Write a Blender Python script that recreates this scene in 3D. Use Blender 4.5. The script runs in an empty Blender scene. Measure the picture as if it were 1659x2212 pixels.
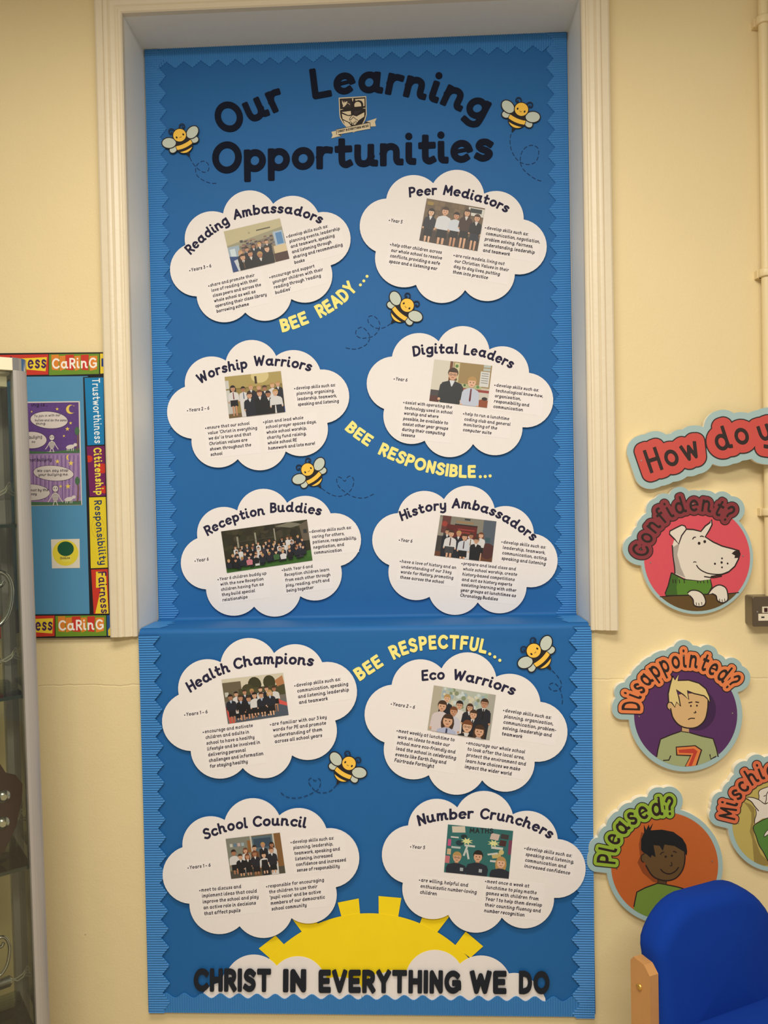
import bpy, bmesh, math, random
import numpy as np
from mathutils import Vector, Matrix
from mathutils.geometry import tessellate_polygon

random.seed(7)
SC = bpy.context.scene
COL = SC.collection

# ------------------------------------------------------------------ camera, world, lights, exposure
FLOOR = 0.0
LEDGE = 1.20                        # height of the ledge between the two halves of the display
CAM_P = Vector((0.1443, -2.1105, 0.3447 + LEDGE))
CAM_R = (1.5553, 0.0200, 0.0368)
FPX = 1692.0
cd = bpy.data.cameras.new('camera')
cam = bpy.data.objects.new('camera', cd)
COL.objects.link(cam)
cam.location = CAM_P
cam.rotation_euler = CAM_R
cd.sensor_fit = 'VERTICAL'
cd.sensor_height = 24.0
cd.lens = 24.0 * FPX / 2212.0
cd.clip_start = 0.02
SC.camera = cam

w = bpy.data.worlds.new('world')
SC.world = w
w.use_nodes = True
w.node_tree.nodes['Background'].inputs[0].default_value = (1.0, 0.93, 0.82, 1)
w.node_tree.nodes['Background'].inputs[1].default_value = 0.34


def area(name, loc, rot, size, power, color):
    l = bpy.data.lights.new(name, 'AREA')
    l.shape = 'RECTANGLE'
    l.size, l.size_y = size
    l.energy = power
    l.color = color
    o = bpy.data.objects.new(name, l)
    o.location = loc
    o.rotation_euler = rot
    COL.objects.link(o)
    return o


area('ceiling_lamp', (-0.12, -1.45, 3.02), (0, 0, 0), (1.5, 0.6), 44, (1.0, 0.945, 0.84))
area('ceiling_lamp_far', (0.4, -3.1, 2.98), (0, 0, 0), (1.5, 0.6), 88, (1.0, 0.945, 0.84))

SC.view_settings.view_transform = 'Standard'
SC.view_settings.look = 'None'
SC.view_settings.gamma = 1.0
SC.view_settings.use_curve_mapping = False
SC.view_settings.exposure = 0.06

# ------------------------------------------------------------------ measured points of the photo to points on a real plane
_M = Matrix.Rotation(CAM_R[2], 3, 'Z') @ Matrix.Rotation(CAM_R[1], 3, 'Y') @ Matrix.Rotation(CAM_R[0], 3, 'X')
_Mn = np.array(_M)


def at(px, py, y):
    """measured point -> (X, Z) on the plane at depth y"""
    d = _Mn @ np.array([(px - 829.5) / FPX, -(py - 1106.0) / FPX, -1.0])
    t = (y - CAM_P.y) / d[1]
    return (CAM_P.x + t * d[0], CAM_P.z + t * d[2])


def ats(P, y):
    P = np.asarray(P, float)
    D = np.stack([(P[:, 0] - 829.5) / FPX, -(P[:, 1] - 1106.0) / FPX, -np.ones(len(P))], 1) @ _Mn.T
    t = (y - CAM_P.y) / D[:, 1]
    return np.stack([CAM_P.x + t * D[:, 0], CAM_P.z + t * D[:, 2]], 1)


# ------------------------------------------------------------------ materials
def lin(c):
    c = c / 255.0
    return c / 12.92 if c <= 0.04045 else ((c + 0.055) / 1.055) ** 2.4


_mats = {}


def mat(rgb, rough=0.75, name=None, metal=0.0, spec=0.35, noise=0.04, nscale=300, bump=0.0, bscale=400):
    key = (tuple(rgb), rough, metal, spec, noise, nscale, bump, bscale)
    if key in _mats:
        return _mats[key]
    m = bpy.data.materials.new(name or 'paint_%02x%02x%02x' % tuple(int(v) for v in rgb))
    m.use_nodes = True
    nt = m.node_tree
    b = nt.nodes['Principled BSDF']
    c = (lin(rgb[0]), lin(rgb[1]), lin(rgb[2]), 1)
    b.inputs['Base Color'].default_value = c
    b.inputs['Roughness'].default_value = rough
    b.inputs['Metallic'].default_value = metal
    b.inputs['Specular IOR Level'].default_value = spec
    if noise or bump:
        tc = nt.nodes.new('ShaderNodeTexCoord')
        nz = nt.nodes.new('ShaderNodeTexNoise')
        nz.inputs['Scale'].default_value = nscale
        nz.inputs['Detail'].default_value = 3
        nt.links.new(tc.outputs['Object'], nz.inputs['Vector'])
        if noise:
            mx = nt.nodes.new('ShaderNodeMix')
            mx.data_type = 'RGBA'
            mx.inputs[6].default_value = tuple(v * (1 - noise) for v in c[:3]) + (1,)
            mx.inputs[7].default_value = tuple(min(1, v * (1 + noise)) for v in c[:3]) + (1,)
            nt.links.new(nz.outputs['Fac'], mx.inputs[0])
            nt.links.new(mx.outputs[2], b.inputs['Base Color'])
        if bump:
            bp = nt.nodes.new('ShaderNodeBump')
            bp.inputs['Strength'].default_value = bump
            bp.inputs['Distance'].default_value = 0.002
            n2 = nt.nodes.new('ShaderNodeTexNoise')
            n2.inputs['Scale'].default_value = bscale
            n2.inputs['Detail'].default_value = 4
            nt.links.new(tc.outputs['Object'], n2.inputs['Vector'])
            nt.links.new(n2.outputs['Fac'], bp.inputs['Height'])
            nt.links.new(bp.outputs['Normal'], b.inputs['Normal'])
    _mats[key] = m
    return m


def wall_material():
    m = bpy.data.materials.new('cream_wall_paint')
    m.use_nodes = True
    nt = m.node_tree
    b = nt.nodes['Principled BSDF']
    N, L = nt.nodes.new, nt.links.new
    tc = N('ShaderNodeTexCoord')
    n1 = N('ShaderNodeTexNoise'); n1.inputs['Scale'].default_value = 2.5; n1.inputs['Detail'].default_value = 5
    L(tc.outputs['Object'], n1.inputs['Vector'])
    mx = N('ShaderNodeMix'); mx.data_type = 'RGBA'
    mx.inputs[6].default_value = (lin(226), lin(206), lin(158), 1)
    mx.inputs[7].default_value = (lin(236), lin(217), lin(170), 1)
    L(n1.outputs['Fac'], mx.inputs[0])
    # sparse small scuffs and old pin holes
    vo = N('ShaderNodeTexVoronoi'); vo.inputs['Scale'].default_value = 7.0
    L(tc.outputs['Object'], vo.inputs['Vector'])
    lt = N('ShaderNodeMath'); lt.operation = 'LESS_THAN'; lt.inputs[1].default_value = 0.03
    L(vo.outputs['Distance'], lt.inputs[0])
    sp = N('ShaderNodeSeparateColor'); L(vo.outputs['Color'], sp.inputs[0])
    gt = N('ShaderNodeMath'); gt.operation = 'GREATER_THAN'; gt.inputs[1].default_value = 0.5
    L(sp.outputs[0], gt.inputs[0])
    mu = N('ShaderNodeMath'); mu.operation = 'MULTIPLY'
    L(lt.outputs[0], mu.inputs[0]); L(gt.outputs[0], mu.inputs[1])
    m3 = N('ShaderNodeMath'); m3.operation = 'MULTIPLY'; m3.inputs[1].default_value = 0.45
    L(mu.outputs[0], m3.inputs[0])
    mx2 = N('ShaderNodeMix'); mx2.data_type = 'RGBA'
    mx2.inputs[7].default_value = (lin(120), lin(105), lin(85), 1)
    L(mx.outputs[2], mx2.inputs[6]); L(m3.outputs[0], mx2.inputs[0])
    L(mx2.outputs[2], b.inputs['Base Color'])
    b.inputs['Roughness'].default_value = 0.5
    b.inputs['Specular IOR Level'].default_value = 0.3
    # plaster relief: fine grain, slow lumps and one old horizontal joint
    n2 = N('ShaderNodeTexNoise'); n2.inputs['Scale'].default_value = 160; n2.inputs['Detail'].default_value = 3
    L(tc.outputs['Object'], n2.inputs['Vector'])
    n3 = N('ShaderNodeTexNoise'); n3.inputs['Scale'].default_value = 14; n3.inputs['Detail'].default_value = 6
    L(tc.outputs['Object'], n3.inputs['Vector'])
    sx = N('ShaderNodeSeparateXYZ'); L(tc.outputs['Object'], sx.inputs[0])
    wob = N('ShaderNodeMath'); wob.operation = 'MULTIPLY_ADD'; wob.inputs[1].default_value = 0.02
    L(n3.outputs['Fac'], wob.inputs[0]); L(sx.outputs['Z'], wob.inputs[2])
    df = N('ShaderNodeMath'); df.operation = 'SUBTRACT'; df.inputs[1].default_value = JOINT_Z + 0.01
    L(wob.outputs[0], df.inputs[0])
    ab = N('ShaderNodeMath'); ab.operation = 'ABSOLUTE'; L(df.outputs[0], ab.inputs[0])
    mr = N('ShaderNodeMapRange'); mr.inputs[1].default_value = 0.0; mr.inputs[2].default_value = 0.003
    mr.inputs[3].default_value = -0.55; mr.inputs[4].default_value = 0.0
    L(ab.outputs[0], mr.inputs[0])
    a1 = N('ShaderNodeMath'); a1.operation = 'MULTIPLY_ADD'; a1.inputs[1].default_value = 0.22
    L(n2.outputs['Fac'], a1.inputs[0]); L(mr.outputs[0], a1.inputs[2])
    a2 = N('ShaderNodeMath'); a2.operation = 'MULTIPLY_ADD'; a2.inputs[1].default_value = 0.6
    L(n3.outputs['Fac'], a2.inputs[0]); L(a1.outputs[0], a2.inputs[2])
    bp = N('ShaderNodeBump'); bp.inputs['Strength'].default_value = 0.5; bp.inputs['Distance'].default_value = 0.004
    L(a2.outputs[0], bp.inputs['Height']); L(bp.outputs['Normal'], b.inputs['Normal'])
    return m


# ------------------------------------------------------------------ object helpers
def tag(o, label=None, cat=None, group=None, kind=None):
    if label:
        o['label'] = label
    if cat:
        o['category'] = cat
    if group:
        o['group'] = group
    if kind:
        o['kind'] = kind
    return o


def thing(name, label, cat, loc, group=None):
    o = bpy.data.objects.new(name, None)
    o.empty_display_size = 0.02
    COL.objects.link(o)
    o.location = loc
    return tag(o, label, cat, group)


class MB:
    """mesh builder in world coordinates"""
    def __init__(self):
        self.v, self.f, self.mi, self.ms, self.sm = [], [], [], [], []
        self.n = 0

    def m(self, material):
        if material not in self.ms:
            self.ms.append(material)
        return self.ms.index(material)

    def add(self, vs, fs, material, smooth=False):
        k = len(self.v)
        self.v += [tuple(p) for p in vs]
        i = self.m(material)
        for f in fs:
            self.f.append(tuple(q + k for q in f))
            self.mi.append(i)
            self.sm.append(smooth)

    def box(self, x0, x1, y0, y1, z0, z1, material, M=None):
        vs = [Vector((x, y, z)) for x in (x0, x1) for y in (y0, y1) for z in (z0, z1)]
        if M:
            vs = [M @ p for p in vs]
        self.add(vs, [(0, 1, 3, 2), (4, 6, 7, 5), (0, 4, 5, 1), (2, 3, 7, 6), (0, 2, 6, 4), (1, 5, 7, 3)], material)

    def tube(self, pts, r, material, n=10, closed=False, cap=True):
        pts = [Vector(p) for p in pts]
        rs = r if isinstance(r, (list, tuple)) else [r] * len(pts)
        rings, nn = [], None
        N = len(pts)
        for i, p in enumerate(pts):
            a = pts[(i - 1) % N] if (closed or i) else p
            c = pts[(i + 1) % N] if (closed or i < N - 1) else p
            t = (c - a).normalized()
            if nn is None:
                nn = t.orthogonal().normalized()
            nn = (nn - t * nn.dot(t)).normalized()
            bn = t.cross(nn)
            rings.append([p + rs[i] * (math.cos(2 * math.pi * k / n) * nn + math.sin(2 * math.pi * k / n) * bn) for k in range(n)])
        vs = [q for rg in rings for q in rg]
        fs = []
        for i in range(N if closed else N - 1):
            j = (i + 1) % N
            for k in range(n):
                l = (k + 1) % n
                fs.append((i * n + k, i * n + l, j * n + l, j * n + k))
        self.add(vs, fs, material, True)
        if cap and not closed:
            self.add(rings[0], [tuple(range(n))[::-1]], material)
            self.add(rings[-1], [tuple(range(n))], material)

    def lathe(self, c, prof, material, n=24):
        vs, fs = [], []
        for r, z in prof:
            for k in range(n):
                a = 2 * math.pi * k / n
                vs.append((c[0] + r * math.cos(a), c[1] + r * math.sin(a), c[2] + z))
        for i in range(len(prof) - 1):
            for k in range(n):
                l = (k + 1) % n
                fs.append((i * n + k, i * n + l, (i + 1) * n + l, (i + 1) * n + k))
        self.add(vs, fs, material, True)

    # flat cut-out shapes; outer / holes are measured points, front face at depth y
    def plate(self, outer, y, thick, material, holes=(), side=None):
        loops = [np.asarray(outer, float)] + [np.asarray(h, float) for h in holes]
        loops = [l for l in loops if len(l) >= 3]
        if not loops:
            return
        if thick <= 0:                       # printed layers lie a hair above one another
            self.n += 1
            y -= self.n * 4e-6
        W = [ats(l, y) for l in loops]
        flat = np.concatenate(W)
        tris = tessellate_polygon([[Vector((p[0], p[1], 0)) for p in l] for l in W])
        n = len(flat)
        vs = [(p[0], y, p[1]) for p in flat]
        fs = []
        for t in tris:
            a, b, c = (flat[i] for i in t)
            cr = (b[0] - a[0]) * (c[1] - a[1]) - (b[1] - a[1]) * (c[0] - a[0])
            fs.append(tuple(t) if cr > 0 else tuple(t[::-1]))
        self.add(vs, fs, material)
        if thick > 0:
            k0 = 0
            vs2 = [(p[0], y, p[1]) for p in flat] + [(p[0], y + thick, p[1]) for p in flat]
            f2 = []
            for l in W:
                m = len(l)
                ar = sum(l[i][0] * l[(i + 1) % m][1] - l[(i + 1) % m][0] * l[i][1] for i in range(m))
                for i in range(m):
                    a, b = k0 + i, k0 + (i + 1) % m
                    f2.append((a, a + n, b + n, b) if (ar > 0) == (k0 == 0) else (b, b + n, a + n, a))
                k0 += m
            self.add(vs2, f2, side or material)

    def plates(self, groups, y, thick, material, side=None):
        for o, h in groups:
            self.plate(o, y, thick, material, h, side)

    # a drawn line: ribbon of width wd (measured units) along points
    def line(self, pts, wd, y, material, spline=True, taper=False, closed=False):
        P = smooth(pts, 6, closed) if spline and len(pts) > 2 else np.asarray(pts, float)
        n = len(P)
        if n < 2:
            return
        self.n += 1
        y -= self.n * 4e-6
        T = np.gradient(P, axis=0)
        T /= np.linalg.norm(T, axis=1)[:, None] + 1e-9
        Nn = np.stack([-T[:, 1], T[:, 0]], 1)
        h = np.full(n, wd / 2.0)
        if taper:
            s = np.linspace(0, 1, n)
            h *= np.clip(np.minimum(s, 1 - s) * 5 + 0.3, 0, 1)
        A, B = ats(P + Nn * h[:, None], y), ats(P - Nn * h[:, None], y)
        vs = [(a[0], y, a[1]) for a in A] + [(b[0], y, b[1]) for b in B]
        fs = [(i, i + 1, n + i + 1, n + i) for i in range(n - 1)]
        self.add(vs, fs, material)

    def obj(self, name, parent=None, label=None):
        me = bpy.data.meshes.new(name)
        v = self.v
        if parent is not None:
            base = parent_base(parent)
            v = [(p[0] - base[0], p[1] - base[1], p[2] - base[2]) for p in v]
        me.from_pydata(v, [], self.f)
        for m_ in self.ms:
            me.materials.append(m_)
        me.polygons.foreach_set('material_index', self.mi)
        me.polygons.foreach_set('use_smooth', self.sm)
        me.update()
        o = bpy.data.objects.new(name, me)
        COL.objects.link(o)
        if parent is not None:
            o.parent = parent
        if label:
            o['label'] = label
        return o


def parent_base(p):
    b = Vector((0, 0, 0))
    while p is not None:
        b = b + p.location
        p = p.parent
    return b


# ------------------------------------------------------------------ 2-D shape tools
def smooth(P, k=8, closed=False):
    P = np.asarray(P, float)
    n = len(P)
    if closed:
        idx = lambda i: P[i % n]
        rng = n
    else:
        E0, E1 = 2 * P[0] - P[1], 2 * P[-1] - P[-2]
        idx = lambda i: E0 if i < 0 else (E1 if i >= n else P[i])
        rng = n - 1
    out = []
    for i in range(rng):
        a, b, c, d = idx(i - 1), idx(i), idx(i + 1), idx(i + 2)
        for j in range(k):
            t = j / k
            out.append(0.5 * ((2 * b) + (c - a) * t + (2 * a - 5 * b + 4 * c - d) * t * t + (3 * b - a - 3 * c + d) * t ** 3))
    if not closed:
        out.append(P[-1])
    return np.array(out)


def circle3(a, b, c):
    ax, ay = a; bx, by = b; cx, cy = c
    d = 2 * (ax * (by - cy) + bx * (cy - ay) + cx * (ay - by))
    ux = ((ax * ax + ay * ay) * (by - cy) + (bx * bx + by * by) * (cy - ay) + (cx * cx + cy * cy) * (ay - by)) / d
    uy = ((ax * ax + ay * ay) * (cx - bx) + (bx * bx + by * by) * (ax - cx) + (cx * cx + cy * cy) * (bx - ax)) / d
    return ux, uy, math.hypot(ax - ux, ay - uy)


def arc3(a, b, c, n=18):
    ux, uy, r = circle3(a, b, c)
    A = [math.atan2(p[1] - uy, p[0] - ux) for p in (a, b, c)]
    d1 = (A[1] - A[0]) % (2 * math.pi)
    d2 = (A[2] - A[0]) % (2 * math.pi)
    if d1 > d2:
        d2 -= 2 * math.pi
    return [(ux + r * math.cos(A[0] + d2 * i / n), uy + r * math.sin(A[0] + d2 * i / n)) for i in range(n)]


def ell(cx, cy, rx, ry, a=0, n=28, a0=0, a1=360):
    ca, sa = math.cos(math.radians(a)), math.sin(math.radians(a))
    full = abs(a1 - a0) >= 360
    out = []
    for i in range(n if full else n + 1):
        t = math.radians(a0 + (a1 - a0) * i / n)
        x, y = rx * math.cos(t), ry * math.sin(t)
        out.append((cx + x * ca - y * sa, cy + x * sa + y * ca))
    return out


def clip(sub, conv):
    """subject polygon clipped by a convex polygon"""
    conv = [tuple(p) for p in conv]
    ar = sum(conv[i][0] * conv[(i + 1) % len(conv)][1] - conv[(i + 1) % len(conv)][0] * conv[i][1] for i in range(len(conv)))
    if ar < 0:
        conv = conv[::-1]
    out = [tuple(p) for p in sub]
    for i in range(len(conv)):
        a, b = conv[i], conv[(i + 1) % len(conv)]
        ins = lambda p: (b[0] - a[0]) * (p[1] - a[1]) - (b[1] - a[1]) * (p[0] - a[0]) >= 0
        src, out = out, []
        for j in range(len(src)):
            p, q = src[j - 1], src[j]
            ip, iq = ins(p), ins(q)
            if ip != iq:
                d1 = (b[0] - a[0]) * (p[1] - a[1]) - (b[1] - a[1]) * (p[0] - a[0])
                d2 = (b[0] - a[0]) * (q[1] - a[1]) - (b[1] - a[1]) * (q[0] - a[0])
                t = d1 / (d1 - d2)
                out.append((p[0] + (q[0] - p[0]) * t, p[1] + (q[1] - p[1]) * t))
            if iq:
                out.append(q)
        if not out:
            return []
    return out


def contour(F, level, x0, y0, h):
    """closed loops around F < level on a grid, grouped as (outer, holes)"""
    G = F - level
    G[np.abs(G) < 1e-9] = 1e-9
    ny, nx = G.shape
    S = (G < 0).astype(int)
    code = S[:-1, :-1] + 2 * S[:-1, 1:] + 4 * S[1:, 1:] + 8 * S[1:, :-1]
    T = {1: [(3, 0)], 2: [(0, 1)], 3: [(3, 1)], 4: [(1, 2)], 5: [(3, 0), (1, 2)], 6: [(0, 2)], 7: [(3, 2)], 8: [(2, 3)],
         9: [(2, 0)], 10: [(0, 1), (2, 3)], 11: [(2, 1)], 12: [(1, 3)], 13: [(1, 0)], 14: [(0, 3)]}
    nxt = {}
    pos = {}

    def edge(i, j, e):
        if e == 0:
            k, a, b = ('h', i, j), (i, j), (i, j + 1)
        elif e == 1:
            k, a, b = ('v', i, j + 1), (i, j + 1), (i + 1, j + 1)
        elif e == 2:
            k, a, b = ('h', i + 1, j), (i + 1, j), (i + 1, j + 1)
        else:
            k, a, b = ('v', i, j), (i, j), (i + 1, j)
        if k not in pos:
            ga, gb = G[a], G[b]
            t = ga / (ga - gb)
            pos[k] = (x0 + h * (a[1] + (b[1] - a[1]) * t), y0 + h * (a[0] + (b[0] - a[0]) * t))
        return k
    for i, j in np.argwhere((code > 0) & (code < 15)):
        for a, b in T[int(code[i, j])]:
            nxt.setdefault(edge(i, j, a), []).append(edge(i, j, b))
    loops = []
    while nxt:
        k = next(iter(nxt))
        lp = []
        while k in nxt:
            lp.append(pos[k])
            L = nxt[k]
            q = L.pop()
            if not L:
                del nxt[k]
            k = q
        if len(lp) > 4:
            loops.append(simplify(np.array(lp), h * 0.09))
    res = []
    A = [0.5 * float(np.sum(l[:, 0] * np.roll(l[:, 1], -1) - np.roll(l[:, 0], -1) * l[:, 1])) for l in loops]
    if not loops:
        return []
    sgn = 1 if A[int(np.argmax(np.abs(A)))] > 0 else -1
    outs = [(l, a) for l, a in zip(loops, A) if a * sgn > 0]
    hol = [(l, a) for l, a in zip(loops, A) if a * sgn < 0]
    groups = [[l, []] for l, a in outs]
    for l, a in hol:
        best = None
        for g, (o, ao) in zip(groups, outs):
            if inside(l[0], o) and (best is None or abs(ao) < best[0]):
                best = (abs(ao), g)
        if best and abs(a) > h * h * 3:
            best[1][1].append(l)
    return groups


def inside(p, L):
    x, y = p
    c = False
    n = len(L)
    for i in range(n):
        a, b = L[i], L[i - 1]
        if (a[1] > y) != (b[1] > y) and x < (b[0] - a[0]) * (y - a[1]) / (b[1] - a[1]) + a[0]:
            c = not c
    return c


def simplify(P, tol):
    for _ in range(4):
        n = len(P)
        if n < 8:
            break
        a, c = np.roll(P, 1, 0), np.roll(P, -1, 0)
        d = c - a
        L = np.hypot(d[:, 0], d[:, 1]) + 1e-12
        dist = np.abs(d[:, 0] * (P[:, 1] - a[:, 1]) - d[:, 1] * (P[:, 0] - a[:, 0])) / L
        rem = dist < tol
        keep = np.ones(n, bool)
        i = 0
        while i < n:
            if rem[i] and keep[i - 1]:
                keep[i] = False
            i += 1
        if keep.all():
            break
        P = P[keep]
    return P


def seg_sdf(X, Y, a, b, r, ext, cr):
    """distance to a straight stroke with softly squared ends"""
    dx, dy = b[0] - a[0], b[1] - a[1]
    L = math.hypot(dx, dy) + 1e-9
    ux, uy = dx / L, dy / L
    mx, my = (a[0] + b[0]) / 2, (a[1] + b[1]) / 2
    e0, e1 = ext
    u = (X - mx) * ux + (Y - my) * uy
    v = -(X - mx) * uy + (Y - my) * ux
    u = u - (e1 - e0) / 2
    hl = L / 2 + (e0 + e1) / 2
    qx, qy = np.abs(u) - (hl - cr), np.abs(v) - (r - cr)
    return np.hypot(np.maximum(qx, 0), np.maximum(qy, 0)) + np.minimum(np.maximum(qx, qy), 0) - cr


# ------------------------------------------------------------------ stroke lettering
_E = 'E .24 .34 .24 .34'
GL = {
    'a': _E + '|C .48 .68 .48 .2 .51 .04 .60 .01', 'b': 'P 0 1 0 0|' + _E, 'c': 'A .26 .34 .26 .34 48 312',
    'd': _E + '|C .48 1 .48 .2 .51 .04 .60 .01', 'e': 'T .03 .33 .46 .41|A .245 .34 .245 .34 13 306',
    'f': 'C .40 .98 .28 1 .17 .9 .15 .7|P .15 .7 .15 0|P 0 .66 .34 .66',
    'g': _E + '|C .48 .68 .48 -.08 .40 -.26 .22 -.3 .05 -.25',
    'h': 'P 0 1 0 0|C 0 .42 .08 .61 .24 .68 .37 .6 .41 .44 .41 .16 .45 .03 .53 .01',
    'i': 'C 0 .68 0 .16 .04 .03 .13 .01|D 0 .97', 'k': 'P 0 1 0 0|P .36 .66 .04 .34 .40 0',
    'j': 'C .1 .68 .1 -.1 .04 -.26 -.08 -.28|D .1 .97',
    'l': 'C 0 1 0 .16 .04 .03 .13 .01',
    'm': 'P 0 .68 0 0|C 0 .42 .07 .61 .19 .68 .29 .6 .32 .44 .32 0|C .32 .42 .39 .61 .51 .68 .61 .6 .64 .44 .64 .16 .68 .03 .76 .01',
    'n': 'P 0 .68 0 0|C 0 .42 .08 .61 .24 .68 .37 .6 .41 .44 .41 .16 .45 .03 .53 .01', 'o': 'E .25 .34 .25 .34',
    'p': 'P 0 .68 0 -.3|' + _E, 'q': _E + '|P .48 .68 .48 -.3', 'r': 'P 0 .68 0 0|C 0 .4 .06 .58 .18 .67 .31 .65',
    's': 'C .38 .58 .27 .67 .11 .66 .04 .52 .12 .39 .28 .3 .37 .17 .28 .03 .13 0 0 .09',
    't': 'C .12 .92 .12 .2 .17 .04 .26 0 .35 .05|P 0 .66 .34 .66',
    'u': 'C 0 .68 0 .26 .06 .06 .2 0 .34 .07 .41 .26|C .41 .68 .41 .16 .45 .03 .53 .01',
    'v': 'P 0 .68 .21 0 .42 .68', 'w': 'P 0 .68 .16 0 .33 .6 .5 0 .66 .68', 'x': 'P 0 .68 .4 0|P .4 .68 0 0',
    'y': 'C 0 .68 0 .3 .08 .1 .2 .05 .34 .12 .41 .3|C .41 .68 .41 -.08 .34 -.25 .17 -.3 .03 -.25',
    'z': 'P 0 .68 .38 .68 0 0 .4 0',
    'A': 'P 0 0 .3 1 .6 0|P .11 .32 .49 .32',
    'B': 'P 0 0 0 1|C 0 1 .2 1 .37 .93 .4 .77 .34 .6 .2 .54 0 .54|C 0 .54 .24 .54 .41 .45 .46 .27 .4 .09 .22 0 0 0',
    'C': 'A .36 .5 .36 .5 46 314', 'D': 'P 0 0 0 1|C 0 1 .22 1 .45 .86 .54 .5 .45 .14 .22 0 0 0',
    'E': 'P .42 1 0 1 0 0 .42 0|P 0 .52 .36 .52', 'F': 'P .42 1 0 1 0 0|P 0 .5 .36 .5',
    'G': 'A .35 .5 .35 .5 48 330|P .42 .45 .67 .45 .67 .2', 'H': 'P 0 0 0 1|P .5 0 .5 1|P 0 .52 .5 .52', 'I': 'P 0 0 0 1',
    'L': 'P 0 1 0 0 .42 0', 'M': 'P 0 0 .06 1 .34 .28 .62 1 .68 0', 'N': 'P 0 0 0 1 .48 0 .48 1', 'O': 'E .36 .5 .36 .5',
    'P': 'P 0 0 0 1|C 0 1 .24 1 .41 .91 .45 .73 .41 .55 .24 .46 0 .46',
    'R': 'P 0 0 0 1|C 0 1 .24 1 .41 .91 .45 .74 .41 .56 .24 .47 0 .47|P .2 .47 .46 0',
    'S': 'C .46 .87 .31 1 .13 .97 .03 .78 .1 .61 .28 .51 .44 .38 .46 .18 .34 .02 .16 0 0 .11',
    'T': 'P 0 1 .56 1|P .28 1 .28 0', 'U': 'C 0 1 0 .34 .07 .08 .25 0 .43 .08 .5 .34 .5 1', 'V': 'P 0 1 .28 0 .56 1',
    'W': 'P 0 1 .2 0 .41 .85 .62 0 .82 1', 'Y': 'P 0 1 .26 .48 .52 1|P .26 .48 .26 0',
    '1': 'P 0 .84 .16 1 .16 0', '2': 'C .02 .8 .15 1 .33 .97 .4 .76 .3 .48 0 0|P 0 0 .44 0',
    '3': 'C .02 .9 .18 1 .35 .92 .37 .72 .26 .57 .14 .54|C .14 .54 .33 .48 .41 .28 .33 .06 .16 0 0 .09',
    '5': 'P .38 1 .06 1 .04 .56|C .04 .56 .2 .62 .37 .5 .41 .3 .33 .08 .16 0 0 .08', '6': 'E .22 .28 .22 .28|C .34 1 .13 .72 .0 .3',
    '?': 'C 0 .8 .1 .97 .26 1 .39 .87 .37 .69 .26 .54 .2 .42 .2 .3|D .2 .02',
    '.': 'D 0 .02', ',': 'P 0 .04 -.05 -.13', ':': 'D 0 .06|D 0 .56', '–': 'P 0 .36 .34 .36', '-': 'P 0 .36 .2 .36',
    '!': 'P 0 1 0 .34|D 0 .02', '‘': 'P .03 .98 0 .8', '’': 'P .03 .98 0 .8', "'": 'P 0 .98 0 .8', '•': 'K 0 .4',
}
_gl = {}


def strokes(ch):
    out = []
    for part in GL[ch].split('|'):
        t = part.split()
        n = [float(v) for v in t[1:]]
        if t[0] == 'E':
            out.append((np.array(ell(n[0], n[1], n[2], n[3], n=26) + [(n[0] + n[2], n[1])]), 'o'))
        elif t[0] == 'A':
            out.append((np.array(ell(n[0], n[1], n[2], n[3], n=22, a0=n[4], a1=n[5])), 's'))
        elif t[0] == 'P':
            out.append((np.array(n).reshape(-1, 2), 's'))
        elif t[0] == 'T':
            out.append((np.array(n).reshape(-1, 2), 't'))
        elif t[0] == 'C':
            out.append((smooth(np.array(n).reshape(-1, 2), 5), 's'))
        else:
            out.append((np.array([n[:2]]), t[0]))
    return out


def glyph(ch, wt, cr=0.35, res=44, slant=0.0):
    """(groups, advance) of a letter one unit tall, stroke weight wt"""
    key = (ch, wt, cr, res, slant)
    if key in _gl:
        return _gl[key]
    r = wt / 2
    XH = 0.71                            # outer height of the small letters
    def my(v, k):
        if k == 'D':
            return np.where(v > .8, 1 - r, np.where(v > .4, XH - r, r))
        if ch.islower():
            return np.where(v < 0, r + v, np.where(v <= .68, r + v / .68 * (XH - 2 * r), XH - r + (v - .68) / .32 * (1 - XH)))
        return r + v * (1 - 2 * r)
    S = [(np.stack([p[:, 0] + r + slant * p[:, 1], my(p[:, 1], k)], 1), k) for p, k in strokes(ch)]
    mx = max(p[:, 0].max() for p, k in strokes(ch)) + 2 * r
    P = np.concatenate([p for p, k in S])
    R = r * 1.4
    x0, y0 = P[:, 0].min() - R - .06, P[:, 1].min() - R - .06
    x1, y1 = P[:, 0].max() + R + .06, P[:, 1].max() + R + .06
    h = 1.0 / res
    X, Y = np.meshgrid(np.arange(x0, x1 + h, h), np.arange(y0, y1 + h, h))
    F = np.full(X.shape, 9.0)
    for p, k in S:
        if k in 'DK':
            F = np.minimum(F, np.hypot(X - p[0, 0], Y - p[0, 1]) - r * (1.08 if k == 'D' else 1.5))
            continue
        n = len(p) - 1
        r0 = r
        if k == 't':
            r = r0 * .55
            k = 's'
        for i in range(n):
            e0 = r if (i == 0 and k == 's') else 0
            e1 = r if (i == n - 1 and k == 's') else 0
            F = np.minimum(F, seg_sdf(X, Y, p[i], p[i + 1], r, (e0, e1), r * cr if (e0 or e1) else 0.0))
            if i:
                F = np.minimum(F, np.hypot(X - p[i, 0], Y - p[i, 1]) - r)
        if k == 'o':
            F = np.minimum(F, np.hypot(X - p[0, 0], Y - p[0, 1]) - r)
        r = r0
    g = contour(F, 0.0, x0, y0, h)
    _gl[key] = (g, mx)
    return _gl[key]


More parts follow.
